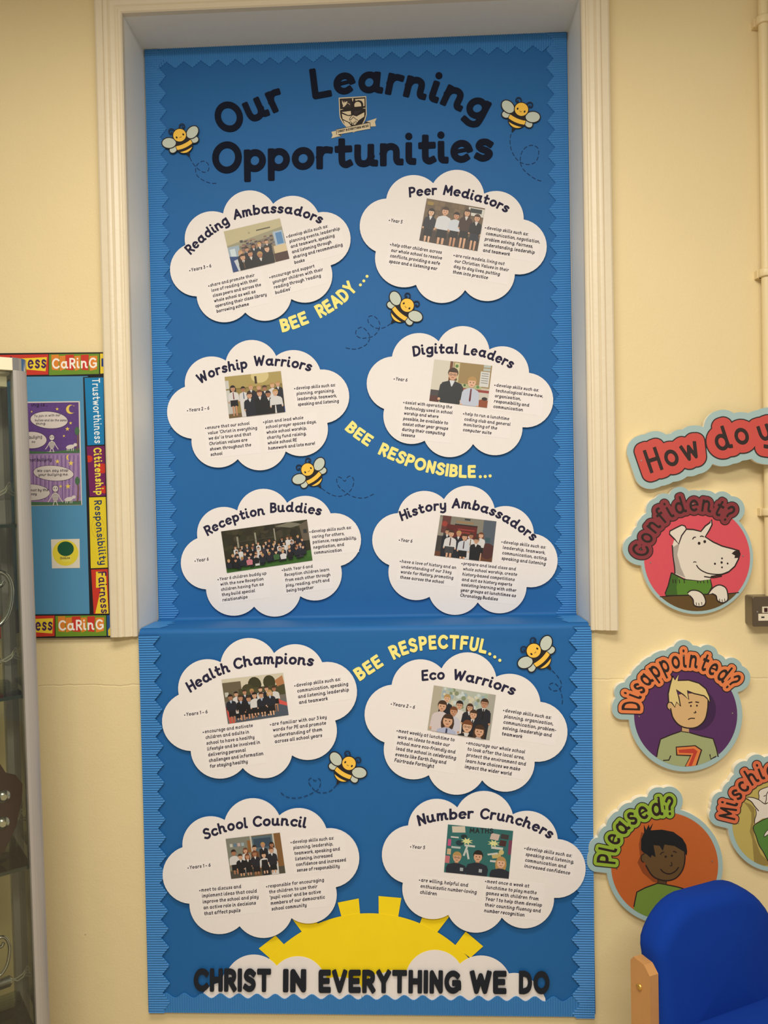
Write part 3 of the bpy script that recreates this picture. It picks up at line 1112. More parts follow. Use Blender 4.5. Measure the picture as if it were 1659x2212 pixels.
class Print:
    """a flat printed photograph: coloured shapes in unit picture coordinates"""
    def __init__(self, quad, y):
        self.q = np.array(quad, float)
        self.y = y
        self.mb = MB()
        self.k = 0
        w_ = np.linalg.norm(self.q[1] - self.q[0]); h_ = np.linalg.norm(self.q[3] - self.q[0])
        self.asp = w_ / h_

    def T(self, P):
        q = self.q
        return [tuple(q[0] * (1 - u) * (1 - v) + q[1] * u * (1 - v) + q[2] * u * v + q[3] * (1 - u) * v) for u, v in P]

    def poly(self, P, c, th=0):
        P = clip(P, [(0, 0), (1, 0), (1, 1), (0, 1)])
        if len(P) < 3:
            return
        self.mb.plate(self.T(P), self.y - 0.00002 * self.k, th, gl(c))

    def lay(self):
        self.k += 1

    def rect(self, u0, v0, u1, v1, c, th=0):
        self.poly([(u0, v0), (u1, v0), (u1, v1), (u0, v1)], c, th)

    def oval(self, u, v, ru, c, ratio=1.0, a0=0, a1=360):
        self.poly(ell(u, v, ru, ru * self.asp * ratio, n=14, a0=a0, a1=a1), c)

    def kid(self, u, v, r, top=NV, hair=HB, skin=0, bottom=1.1, low=None, hem=None, shirt=None, long=False, tie=None, wide=2.0, arms=True, glasses=False):
        """standing figure, head centre (u, v), head radius r (in widths)"""
        a = self.asp
        R = r * a
        sk = SK[skin % 4]
        sh = v + R * 1.5
        hem = hem or v + R * 6.2
        w_ = r * wide
        self.lay()
        if low is not None:
            self.poly([(u - w_ * .7, hem - R * .2), (u + w_ * .7, hem - R * .2), (u + w_ * .75, hem + R * 2.4), (u - w_ * .75, hem + R * 2.4)], low)
            for s in (-1, 1):
                self.poly([(u + s * r * .25, hem + R * 2.3), (u + s * r * .95, hem + R * 2.3), (u + s * r * .85, bottom), (u + s * r * .35, bottom)], sk if low != 'x' else low)
        self.lay()
        if long:
            self.oval(u, v + R * .5, r * 1.25, hair, 1.45)
        self.poly([(u - r * .4, v + R * .6), (u + r * .4, v + R * .6), (u + r * .45, sh + R * .2), (u - r * .45, sh + R * .2)], tuple(int(c * .86) for c in sk))
        self.lay()
        self.poly([(u - r * .5, sh - R * .15), (u + r * .5, sh - R * .15), (u + w_ * .85, sh + R * .35), (u + w_, sh + R * 1.2), (u + w_ * .82, hem), (u - w_ * .82, hem),
                   (u - w_, sh + R * 1.2), (u - w_ * .85, sh + R * .35)], top)
        if arms:
            for s in (-1, 1):
                c = top
                self.poly([(u + s * w_ * .8, sh + R * .4), (u + s * w_ * 1.02, sh + R * .9), (u + s * w_ * 1.12, sh + R * 3.6), (u + s * w_ * .84, sh + R * 3.6)], c)
                self.oval(u + s * w_ * .98, sh + R * 3.75, r * .28, sk)
        self.lay()
        if shirt:
            self.poly([(u - r * .55, sh - R * .2), (u + r * .55, sh - R * .2), (u + r * .08, sh + R * 1.0), (u - r * .08, sh + R * 1.0)], shirt)
        if tie:
            self.lay()
            self.poly([(u - r * .16, sh), (u + r * .16, sh), (u + r * .22, sh + R * 2.6), (u, sh + R * 3), (u - r * .22, sh + R * 2.6)], tie)
        self.lay()
        self.oval(u, v - R * .24, r * 1.06, hair, 1.02)
        self.lay()
        self.oval(u, v + R * .14, r * .9, sk, 1.14)
        self.lay()
        self.poly(ell(u, v - R * .35, r * .98, R * .72, n=14, a0=180, a1=360), hair)
        for s in (-1, 1):
            self.oval(u + s * r * .36, v + R * .1, r * .12, (44, 34, 32))
        self.poly([(u - r * .34, v + R * .62), (u + r * .34, v + R * .62), (u + r * .16, v + R * .76), (u - r * .16, v + R * .76)], (132, 74, 66))
        if glasses:
            self.lay()
            for s in (-1, 1):
                self.poly(ell(u + s * r * .4, v + R * .1, r * .34, R * .24, n=12), (52, 42, 40))
                self.poly(ell(u + s * r * .4, v + R * .1, r * .26, R * .17, n=12), tuple(min(255, c + 8) for c in sk))
                self.oval(u + s * r * .38, v + R * .1, r * .1, (44, 34, 32))
            self.rect(u - r * .1, v + R * .05, u + r * .1, v + R * .1, (52, 42, 40))


def ph_reading(p):
    p.rect(0, 0, 1, 1, (128, 116, 98), .0004)
    p.lay(); p.rect(0, 0, 1, .36, (186, 176, 140)); p.poly([(0, .36), (1, .2), (1, .34), (.2, .44), (0, .48)], (150, 146, 120))
    p.lay(); p.rect(.55, .14, .8, .17, (84, 80, 62)); p.oval(.42, .17, .02, (160, 150, 120))
    p.rect(0, .4, .2, .8, (150, 168, 184)); p.rect(.03, .46, .12, .66, (196, 210, 218)); p.rect(.82, .28, .99, .74, (160, 178, 196)); p.rect(.86, .32, .97, .6, (78, 128, 178))
    p.rect(.78, .62, 1, .84, (206, 186, 150))
    for i in range(60):
        u, v = .2 + .58 * random.random(), .3 + .3 * random.random()
        p.rect(u, v, u + .05, v + .035, random.choice([(92, 66, 62), (70, 62, 66), (126, 96, 84), (104, 100, 112), (150, 120, 104), (60, 54, 56)]))
    p.lay(); p.rect(.76, .8, 1, 1, (70, 46, 40)); p.poly([(0, .62), (.14, .66), (.2, 1), (0, 1)], (36, 66, 120))
    p.poly([(.06, .74), (.13, .72), (.2, 1), (.1, 1)], (190, 196, 204))
    for i, (u, v) in enumerate(((.2, .58), (.32, .54), (.44, .5), (.55, .5), (.68, .47))):
        p.kid(u, v, .034, NV, (HF, HB, HD, HF, HB)[i], i, hem=1.1, shirt=WT, long=i in (0, 2), arms=False, wide=2.1)
    for i, (u, v) in enumerate(((.22, .7), (.36, .66), (.52, .74), (.66, .64))):
        p.kid(u, v, .046, BK, (HB, HB, HF, HB)[i], i, hem=1.15, shirt=WT if i < 3 else None, long=i in (0,), arms=False, wide=2.0, tie=(90, 70, 50) if i == 0 else None)


def ph_peer(p):
    p.rect(0, 0, 1, 1, (104, 86, 66), .0004)
    p.lay()
    for i in range(9):
        for j in range(5):
            p.rect(i / 9 + .003 + (j % 2) * .05, .02 + j * .11, i / 9 + .1 + (j % 2) * .05, .12 + j * .11, random.choice([(112, 92, 68), (98, 80, 60), (120, 98, 74), (106, 90, 70)]))
    p.rect(0, .72, 1, 1, (66, 52, 44))
    p.lay(); p.rect(.03, .06, .13, .14, (150, 124, 60)); p.rect(.73, .03, 1, .22, (206, 204, 196))
    p.lay(); p.rect(.76, .05, .96, .15, (48, 54, 54))
    p.kid(.12, .3, .052, NV, HD, 3, 1.0, BK, .7, WT, True, wide=1.9)
    p.kid(.35, .22, .06, (206, 208, 214), HB, 0, 1.05, BK, .66, wide=2.0)
    p.kid(.55, .28, .05, (198, 204, 216), HD, 1, 1.05, BK, .64, wide=2.0)
    p.kid(.72, .17, .052, (64, 44, 38), HB, 0, 1.1, BK, .6, WT, True, wide=2.0)
    p.kid(.9, .25, .052, BK, HB, 0, 1.0, (36, 40, 54), .62, WT, wide=1.9)


def ph_worship(p):
    p.rect(0, 0, 1, 1, (142, 124, 70), .0004)
    p.lay(); p.rect(0, 0, 1, .3, (168, 150, 92)); p.oval(.62, .06, .16, (206, 190, 136), .8)
    p.rect(0, .1, .06, .6, (196, 196, 190)); p.lay(); p.rect(.52, .06, .56, .24, (58, 44, 30)); p.rect(0, .3, 1, .33, (126, 108, 58))
    p.rect(0, .55, .12, 1, (184, 184, 180)); p.rect(0, .9, 1, 1, (110, 90, 62))
    p.lay(); p.poly([(.75, 1), (.78, .9), (1, .84), (1, 1)], (30, 70, 150))
    for i, (u, v, t) in enumerate(((.3, .34, WT), (.44, .31, NV), (.58, .34, NV), (.68, .37, NV), (.82, .32, WT), (.92, .3, NV))):
        p.kid(u, v, .04, t, (HD, HF, HF, HB, HF, HF)[i], (2, 0, 0, 2, 3, 0)[i], hem=1.1, shirt=WT, arms=False, tie=(60, 80, 110) if i == 0 else None)
    p.kid(.12, .3, .045, WT, HD, 1, .96, BK, .58, long=True, tie=(110, 34, 44))
    for i, (u, v, t) in enumerate(((.4, .5, NV), (.58, .48, BK), (.73, .52, BK), (.86, .5, WT))):
        p.kid(u, v, .048, t, (HB, HR, HD, HF)[i], (0, 0, 2, 3)[i], hem=1.1 if i < 3 else .8, shirt=WT if i != 3 else None, arms=i in (0, 3), wide=2.2)


def ph_digital(p):
    p.rect(0, 0, 1, 1, (196, 186, 170), .0004)
    p.lay(); p.rect(0, 0, .3, 1, (206, 200, 186)); p.rect(.34, 0, 1, .55, (152, 128, 84)); p.rect(.28, 0, .33, .6, (112, 70, 40))
    p.lay(); p.rect(.36, .02, .45, .6, (196, 190, 150)); p.rect(.36, .5, .86, .62, (170, 172, 130))
    p.rect(.3, .6, 1, .66, (146, 60, 56)); p.rect(.86, .0, .98, .06, (176, 184, 180)); p.rect(.86, .08, .98, .14, (176, 184, 180))
    p.poly([(.82, .16), (.98, .16), (.98, .52), (.82, .52)], (206, 206, 204)); p.rect(.3, .66, 1, 1, (196, 190, 180))
    p.lay()
    for i in range(3):
        p.oval(.4, .1 + .16 * i, .028, [(86, 120, 60), (150, 60, 50), (90, 70, 50)][i])
    p.oval(.57, .53, .02, (60, 90, 50)); p.oval(.47, .53, .03, (34, 34, 30), .7); p.oval(.8, .54, .025, (90, 130, 70))
    for i in range(5):
        p.rect(.84, .2 + .055 * i, .96, .215 + .055 * i, (120, 120, 124))
    p.rect(0, .72, .2, .98, (70, 64, 66)); p.rect(0, .86, .16, 1, (86, 50, 44))
    p.oval(.93, .95, .14, (142, 74, 44), .7); p.oval(.94, .8, .05, (54, 46, 44), .6)
    p.kid(.35, .3, .085, (44, 46, 50), HB, 0, hem=1.2, shirt=(206, 212, 220), wide=2.3, glasses=True)
    p.kid(.69, .44, .076, (186, 194, 212), HF, 3, hem=1.2, tie=(104, 40, 48), wide=1.9)


def ph_reception(p):
    p.rect(0, 0, 1, 1, (48, 44, 32), .0004)
    p.lay()
    for i in range(70):
        p.oval(random.random(), random.random() * .5, .02 + .03 * random.random(), random.choice([(58, 54, 36), (40, 38, 28), (66, 60, 44), (50, 50, 34)]))
    p.poly([(0, .88), (1, .74), (1, 1), (0, 1)], (64, 108, 44)); p.poly([(0, .95), (.5, .86), (1, .9), (1, 1), (0, 1)], (56, 98, 38))
    p.lay(); p.rect(.165, .18, .185, .45, (146, 142, 126)); p.rect(.375, .14, .393, .42, (146, 142, 126)); p.rect(.6, .1, .615, .4, (146, 142, 126)); p.rect(.17, .3, .6, .31, (80, 76, 62))
    p.poly([(.62, .06), (.8, .0), (.95, .1), (.8, .14)], (120, 116, 100)); p.poly([(.9, .1), (1, .02), (1, .5), (.92, .5)], (98, 88, 74)); p.rect(.94, .22, .98, .32, (50, 54, 54))
    rows = [(.4, .13, .92, 12, .014), (.5, .12, .95, 13, .014), (.6, .07, .95, 13, .016)]
    for v, u0, u1, n, r in rows:
        for i in range(n):
            u = u0 + (u1 - u0) * (i + .5 * random.random()) / n
            vv = v + .1 * (.5 - u) * .6 + random.uniform(-.02, .03)
            t = random.choice([NV, NV, BK, WT, NV, (50, 48, 60)])
            p.kid(u, vv, r, t, random.choice([HB, HD, HF, HR]), random.randrange(4), hem=vv + .3, shirt=random.choice([WT, None]), arms=False, wide=1.9)
    for i in range(12):
        u = .04 + .95 * i / 12
        vv = .74 - .1 * u + random.uniform(-.02, .02)
        t = [NV, BK, NV, (196, 120, 130), BK, NV, NV, (60, 96, 56), WT, BK, NV, NV][i]
        p.kid(u, vv, .016, t, random.choice([HB, HD, HF]), i, hem=vv + .18, shirt=None, arms=False, wide=2.3)


def ph_history(p):
    p.rect(0, 0, 1, 1, (62, 58, 58), .0004)
    p.lay(); p.rect(0, 0, .8, .35, (128, 124, 112)); p.rect(0, .05, .1, .5, (146, 140, 128)); p.rect(.05, .0, .2, .42, (96, 56, 52)); p.rect(.14, .2, .3, .6, (92, 34, 34)); p.rect(.78, 0, 1, .6, (84, 92, 104))
    p.rect(0, .88, 1, 1, (100, 62, 42))
    p.lay(); p.rect(.28, .2, .68, .6, (96, 36, 34)); p.rect(.28, .17, .68, .2, (46, 34, 34)); p.rect(.3, .1, .6, .14, (150, 120, 84)); p.oval(.1, .2, .05, (150, 60, 50)); p.rect(.84, .42, .93, .54, (60, 84, 92)); p.rect(.44, .02, .54, .06, (50, 56, 60)); p.oval(.9, .75, .12, (78, 44, 42), 1.2)
    p.lay(); p.rect(.34, .28, .64, .31, (146, 60, 56)); p.rect(.4, .35, .62, .38, (146, 60, 56)); p.oval(.48, .46, .025, (206, 190, 186)); p.oval(.56, .46, .025, (206, 190, 186))
    p.kid(.17, .38, .042, NV, HB, 0, hem=1.1, shirt=WT, arms=False, glasses=True)
    p.kid(.37, .4, .042, NV, HF, 1, hem=1.1, shirt=WT, arms=False)
    p.kid(.59, .42, .04, WT, HB, 2, hem=1.1, tie=(110, 90, 60), arms=False)
    p.kid(.76, .38, .042, WT, HR, 3, hem=.68, low=BK, arms=False, long=True)
    p.kid(.24, .42, .05, WT, HB, 0, hem=.74, low=(62, 62, 66), tie=(60, 34, 34))
    p.kid(.48, .47, .048, (196, 200, 208), HB, 0, hem=.8, low=BK, tie=(60, 34, 44))
    p.kid(.69, .52, .046, BK, HB, 0, hem=1.1, shirt=WT, wide=2.2, arms=False, glasses=True)


def ph_health(p):
    p.rect(0, 0, 1, 1, (104, 106, 104), .0004)
    p.lay(); p.rect(0, 0, 1, .3, (206, 198, 176)); p.rect(0, .08, .3, .5, (104, 94, 74)); p.oval(.52, .2, .11, (58, 58, 36), 1.2); p.oval(.76, .18, .1, (62, 60, 36), 1.2); p.oval(.4, .3, .1, (70, 66, 42)); p.rect(.25, .26, 1, .5, (74, 72, 48)); p.poly([(.85, .15), (.98, .05), (1, .25), (.88, .3)], (176, 120, 80))
    p.lay(); p.rect(.02, .3, .08, .4, (190, 190, 180)); p.rect(0, .5, 1, .6, (112, 106, 100))
    p.poly([(0, .62), (.2, .58), (1, .75), (1, 1), (.1, 1), (0, .8)], (74, 84, 98)); p.poly([(.6, .56), (.8, .54), (1, .7), (1, .78)], (206, 84, 76)); p.poly([(0, .64), (.06, .62), (.12, 1), (.03, 1)], (196, 84, 78))
    for i, (u, v, t) in enumerate(((.2, .36, WT), (.34, .34, NV), (.46, .34, NV), (.6, .32, WT), (.7, .32, NV))):
        p.kid(u, v, .034, t, (HD, HB, HF, HB, HB)[i], i, hem=.8, low=BK, shirt=WT, arms=False, bottom=.95)
    p.kid(.82, .34, .036, WT, HB, 2, .88, BK, .58)
    for i, (u, v, t) in enumerate(((.1, .42, NV), (.26, .46, BK), (.39, .5, BK), (.49, .44, WT), (.6, .45, NV), (.74, .42, NV))):
        p.kid(u, v, .04, t, (HD, HB, HB, HD, HB, HF)[i], (2, 1, 1, 0, 0, 3)[i], (.98, .97, .96, .9, .9, .95)[i], BK, .72, (170, 186, 206) if i != 3 else None, i in (1, 5))


def ph_eco(p):
    p.rect(0, 0, 1, 1, (176, 168, 150), .0004)
    p.lay(); p.rect(.14, 0, .88, .5, (176, 182, 170))
    for i in range(50):
        p.oval(.16 + .7 * random.random(), .02 + .4 * random.random(), .02 + .02 * random.random(), random.choice([(196, 206, 206), (160, 178, 160), (206, 200, 176), (150, 170, 180), (130, 140, 110)]))
    p.rect(.9, 0, 1, 1, (166, 164, 154))
    p.kid(.24, .24, .052, NV, HF, 3, hem=.9, shirt=WT)
    p.kid(.45, .34, .055, (212, 206, 204), HD, 0, hem=1, glasses=True)
    p.kid(.62, .36, .05, NV, HB, 0, hem=1, shirt=WT, long=True, glasses=True)
    p.kid(.84, .22, .06, NV, HB, 1, hem=1.1, shirt=WT, glasses=True, tie=BK)
    p.kid(.18, .42, .07, (206, 194, 196), HB, 0, hem=1.1)
    p.kid(.37, .5, .06, (196, 194, 206), HR, 1, hem=1.1)
    p.kid(.69, .5, .06, NV, HB, 0, hem=1.1, shirt=WT, tie=BK)
    p.kid(.3, .72, .085, (170, 178, 206), HB, 0, hem=1.3, tie=(60, 60, 90), long=True, arms=False)
    p.kid(.62, .78, .08, BK, HR, 3, hem=1.3, shirt=WT, glasses=True, arms=False)
    p.kid(.82, .84, .08, BK, HB, 0, hem=1.3, shirt=(190, 196, 210), long=True, arms=False)


def ph_council(p):
    p.rect(0, 0, 1, 1, (120, 98, 66), .0004)
    p.lay(); p.rect(0, 0, .44, .8, (126, 128, 118)); p.rect(.46, .02, .87, .6, (84, 104, 116)); p.rect(.44, 0, .47, .6, (190, 186, 176)); p.rect(.85, 0, .88, .5, (190, 186, 176)); p.rect(.88, 0, 1, .9, (128, 92, 56)); p.rect(.38, .1, .44, .4, (140, 96, 52)); p.rect(0, .82, 1, 1, (76, 74, 66))
    p.lay(); p.rect(.5, .08, .82, .3, (52, 72, 92))
    for i in range(4):
        p.rect(.06 + .07 * i, .14, .11 + .07 * i, .22, [(190, 190, 184), (90, 120, 150), (190, 170, 170), (150, 170, 180)][i])
    for i, (u, v, t) in enumerate(((.5, .3, (110, 84, 60)), (.66, .25, NV), (.82, .27, WT))):
        p.kid(u, v, .04, t, (HD, HF, HD)[i], i, hem=1.0, shirt=WT, arms=False, long=i == 2)
    p.kid(.11, .36, .045, WT, HD, 2, hem=.66, low=BK, bottom=.9)
    p.kid(.33, .34, .04, WT, HR, 0, hem=.9, arms=False, long=True)
    for i, (u, v) in enumerate(((.22, .48), (.35, .49), (.49, .44), (.65, .5), (.8, .4))):
        p.kid(u, v, .042, [BK, BK, NV, WT, NV][i], [HB, HR, HR, HD, HR][i], i, .96, BK, .76, WT if i != 3 else None, i in (1, 2))
    p.lay(); p.poly([(.6, .62), (.7, .62), (.72, .85), (.58, .85)], BK)


def ph_number(p):
    p.rect(0, 0, 1, 1, (44, 104, 104), .0004)
    p.lay()
    for (u, v, w_, h_, a, c) in ((.17, .08, .2, .13, -.12, (206, 196, 180)), (.73, .16, .13, .13, .15, (200, 180, 170)), (.88, .14, .12, .1, .1, (60, 54, 58)), (.86, .28, .1, .12, .1, (70, 40, 44)),
                                 (.12, .25, .12, .03, 0, (200, 196, 190)), (.36, .4, .16, .04, .03, (196, 196, 190)), (.78, .39, .18, .05, .03, (196, 196, 190)), (.15, .46, .14, .04, 0, (180, 186, 184)),
                                 (.3, .52, .03, .2, .2, (190, 196, 192)), (.34, .58, .03, .2, -.2, (190, 196, 192)), (.78, .55, .14, .1, -.2, (190, 170, 110)), (.72, .52, .16, .035, -.3, (196, 196, 190)), (.78, .67, .18, .04, 0, (196, 196, 190))):
        ca, sa = math.cos(a), math.sin(a)
        p.poly([(u + x * w_ / 2 * ca - y * h_ / 2 * sa, v + x * w_ / 2 * sa + y * h_ / 2 * ca) for x, y in ((-1, -1), (1, -1), (1, 1), (-1, 1))], c)
    p.oval(.26, .22, .05, (30, 50, 54), .7); p.oval(.2, .36, .06, (30, 56, 66), .7)
    for u, v in ((.31, .31), (.72, .3)):
        p.poly([(u + (.1 if i % 2 else .045) * math.cos(i * math.pi / 8), v + (.1 if i % 2 else .045) * .8 * math.sin(i * math.pi / 8)) for i in range(16)], (214, 214, 150))
    p.rect(.02, .3, .07, .44, (190, 80, 130)); p.rect(.02, .5, .08, .62, (196, 170, 140)); p.rect(.0, .65, .07, .8, (190, 110, 120)); p.rect(.95, .2, 1, .5, (120, 60, 90))
    p.lay()
    for ch, gs in place_word('MATHS', p.T([(.34, .135), (.7, .1)]), 11.5, .2, .3, 30):
        p.mb.plates(gs, p.y - .00002 * p.k, 0, gl((30, 40, 46)))
    p.kid(.18, .66, .066, (34, 40, 54), HF, 0, hem=1.2, glasses=True, wide=2.4, arms=False)
    p.kid(.5, .6, .072, (34, 40, 54), HD, 0, hem=1.2, wide=2.4, arms=False)
    p.kid(.86, .68, .07, (34, 40, 54), HF, 3, hem=1.2, wide=2.3, arms=False, long=True)
    p.lay(); p.oval(.85, .47, .04, (196, 180, 120))
    for u, v in ((.24, .87), (.53, .86)):
        p.rect(u, v, u + .05, v + .07, (160, 166, 176))


def cloud(title, ox, oy, s, pts, words, cap, quad, photo, slips, yb, pdesc):
    z = Z(ox, oy, s)
    P = z(pts)
    o = lobes(P + [P[0]])
    c = np.mean(np.array(o), 0)
    A_ = at(c[0], c[1], yb)
    t = thing('cloud_notice', 'white cloud notice headed %s, with a photo of %s' % (title, pdesc), 'notice', (A_[0], yb, A_[1]), 'cloud notices on the display')
    th = .0030
    y = yb - th
    bb = MB()
    bb.plate(o, y, th, M_WHITE)
    bb.obj('cloud_card', t)
    bb = MB()
    for wd, pa in words:
        for ch, gs in place_word(wd, z(pa), cap * s * 1.06, .205, .4, 36, .05, .06):
            bb.plates(gs, y - .0002, 0, M_INK)
    bb.obj('heading', t)
    for k, (lines, p0, (ie, pe), pl) in enumerate(slips):
        p0, pe, pl = (np.array(z(*q)) for q in (p0, pe, pl))
        n = len(lines)
        stepv = (pl - p0) / max(1, n - 1) if n > 1 else None
        u = pe - (p0 + (stepv * ie if n > 1 else 0))
        lw = np.linalg.norm(u)
        u /= lw
        nat = [word_len(l) for l in lines]
        sx = lw / nat[ie]
        lh = np.linalg.norm(stepv) if n > 1 else 11.8
        h = lh * .635
        if n == 1:
            h = 7.8
            stepv = np.array([-u[1], u[0]]) * lh
        vv = np.array([-u[1], u[0]])
        # the slip of paper
        w_ = max(nat) * sx
        a = p0 - u * 6.5 - vv * (h * 1.45)
        d = (p0 + stepv * (n - 1)) - p0
        q = [a, a + u * (w_ + 9), a + u * (w_ + 9) + d + vv * h * 2.1, a + d + vv * h * 2.1]
        bb = MB()
        bb.plate(q, y - .00022 - .00002 * k, .00022, M_SLIP)
        so = bb.obj('text_slip', t)
        bb = MB()
        for i, l in enumerate(lines):
            b0 = p0 + stepv * i
            for ch, gs in place_word(l, [b0, b0 + u * nat[i] * sx], h, BW, .6, 24, .10, TGAP):
                bb.plates(gs, y - .00042 - .00002 * k, 0, M_INKB)
        g, a_ = glyph('•', BW, .6, 24, .10)
        b0 = p0 - u * 4.0
        for gs in place_word('•', [b0, b0 + u * 1.9], h * .9, BW, .6, 24, .10)[0][1]:
            pass
        bb.plate(ell(*(b0 + u * 1.0 - vv * h * .36), 1.35, 1.35, n=12), y - .00042 - .00002 * k, 0, M_INKB)
        bb.obj('printed_text', so)
    pr = Print(z(quad), y - .0009)
    photo(pr)
    po = pr.mb.obj('photograph', t, 'printed colour photo of %s' % pdesc)
    return t


TGAP = .10
BW = .182


def word_len(l):
    adv = 0.0
    for ch in l:
        if ch == ' ':
            adv += .32
        else:
            adv += glyph(ch, BW, .6, 24, .10)[1] + TGAP
    return adv - TGAP


DS = 'develop skills such as:'
S1 = 440 / 1659
cloud('Reading Ambassadors', 340, 390, S1,
      [(228, 525), (296, 308), (535, 268), (745, 80), (943, 190), (1120, 125), (1308, 260), (1560, 400), (1410, 690), (1347, 940), (1090, 965), (930, 1135), (715, 1075), (480, 1145), (320, 943), (103, 730)],
      [('Reading', [(272, 608), (400, 482), (590, 347)]), ('Ambassadors', [(625, 322), (760, 288), (900, 270), (1050, 272), (1180, 300), (1330, 357)])], 80,
      [(540, 415), (997, 307), (1075, 635), (617, 748)], ph_reading,
      [(['Years 3 – 6'], (277, 742), (0, (440, 707)), (277, 742)),
       ([DS, 'planning events, leadership', 'and teamwork, speaking', 'and listening through', 'sharing and recommending', 'books'], (1068, 466), (1, (1487, 402)), (1118, 680)),
       (['share and promote their', 'love of reading with their', 'class peers and across the', 'whole school as well as', 'operating their class library', 'borrowing scheme'], (432, 866), (4, (890, 938)), (484, 1078)),
       (['encourage and support', 'younger children with their', 'reading through ‘reading', 'buddies’'], (930, 797), (1, (1350, 735)), (962, 926))],
      YU - .0044, 'children before bookshelves')
cloud('Peer Mediators', 770, 360, S1,
      [(243, 260), (400, 78), (625, 135), (870, 32), (1040, 220), (1265, 238), (1362, 430), (1550, 650), (1290, 875), (1130, 1085), (885, 1005), (690, 1110), (485, 962), (260, 945), (158, 690), (27, 470)],
      [('Peer', [(430, 252), (530, 240), (657, 230)]), ('Mediators', [(703, 230), (830, 246), (960, 280), (1090, 320), (1224, 380)])], 80,
      [(573, 258), (1047, 340), (985, 687), (511, 600)], ph_peer,
      [(['Year 5'], (278, 450), (0, (372, 464)), (278, 450)),
       ([DS, 'communication, negotiation,', 'problem solving, fairness,', 'understanding, leadership', 'and teamwork'], (1060, 510), (1, (1493, 625)), (1028, 692)),
       (['help other children across', 'our whole school to resolve', 'conflicts, providing a safe', 'space and a listening ear'], (288, 647), (1, (695, 758)), (264, 782)),
       (['are role models, living out', 'our Christian Values in their', 'day to day lives, putting', 'them into practice'], (805, 735), (1, (1238, 855)), (782, 868))],
      YU - .0044, 'five children against a brick wall')
cloud('Worship Warriors', 340, 720, S1,
      [(225, 435), (300, 240), (557, 222), (770, 54), (967, 185), (1170, 145), (1325, 295), (1562, 500), (1383, 730), (1320, 940), (1045, 962), (870, 1113), (655, 1025), (420, 1080), (278, 858), (79, 650)],
      [('Worship', [(348, 418), (450, 360), (560, 320), (737, 285)]), ('Warriors', [(785, 270), (900, 265), (1080, 278), (1248, 314)])], 82,
      [(547, 355), (1005, 307), (1043, 640), (585, 693)], ph_worship,
      [(['Years 2 – 6'], (258, 640), (0, (423, 622)), (258, 640)),
       ([DS, 'planning, organising,', 'leadership, teamwork,', 'speaking and listening'], (1130, 460), (3, (1478, 563)), (1145, 592)),
       (['ensure that our school', 'value ‘Christ in everything', 'we do’ is true and that', 'Christian values are', 'shown throughout the', 'school'], (406, 782), (1, (812, 782)), (434, 1000)),
       (['plan and lead whole', 'school prayer spaces days,', 'whole school worship,', 'charity fund raising,', 'whole school RE', 'homework and lots more!'], (878, 733), (5, (1283, 908)), (904, 950))],
      YU - .0044, 'children before a yellow wall')
cloud('Digital Leaders', 780, 690, S1,
      [(252, 302), (430, 115), (632, 178), (870, 58), (1045, 245), (1270, 255), (1368, 435), (1565, 660), (1315, 878), (1170, 1092), (912, 1015), (730, 1122), (518, 988), (290, 980), (188, 729), (46, 510)],
      [('Digital', [(426, 305), (540, 285), (640, 280), (790, 283)]), ('Leaders', [(833, 290), (960, 302), (1090, 346), (1224, 405)])], 82,
      [(597, 325), (1068, 378), (1025, 720), (555, 663)], ph_digital,
      [(['Year 6'], (280, 497), (0, (375, 508)), (280, 497)),
       ([DS, 'technological know-how,', 'organisation,', 'responsibility and', 'communication'], (1100, 547), (1, (1480, 637)), (1076, 720)),
       (['assist with operating the', 'technology used in school', 'worship and where', 'possible, be available to', 'assist other year groups', 'during their computing', 'lessons'], (358, 688), (1, (743, 772)), (327, 950)),
       (['help to run a lunchtime', 'coding club and general', 'monitoring of the', 'computer suite'], (845, 780), (0, (1205, 822)), (828, 910))],
      YU - .0044, 'two boys by a notice board')
cloud('Reception Buddies', 370, 1040, S1,
      [(213, 462), (283, 262), (537, 237), (740, 60), (943, 175), (1150, 125), (1297, 260), (1545, 460), (1380, 688), (1325, 905), (1050, 935), (890, 1096), (675, 1020), (430, 1080), (283, 879), (78, 670)],
      [('Reception', [(296, 447), (420, 378), (540, 327), (660, 292), (765, 273)]), ('Buddies', [(805, 258), (960, 250), (1100, 262), (1217, 280)])], 80,
      [(405, 407), (1105, 310), (1150, 643), (453, 745)], ph_reception,
      [(['Year 6'], (207, 658), (0, (305, 645)), (207, 658)),
       ([DS, 'caring for others,', 'patience, responsibility,', 'negotiation, and', 'communication'], (1142, 420), (2, (1508, 470)), (1163, 593)),
       (['Year 6 children buddy up', 'with the new Reception', 'children having fun as', 'they build special', 'relationships'], (394, 808), (0, (775, 758)), (418, 978)),
       (['both Year 6 and', 'Reception children learn', 'from each other through', 'play, reading, craft and', 'being together'], (917, 732), (2, (1297, 770)), (940, 902))],
      YU - .0044, 'many children on grass')
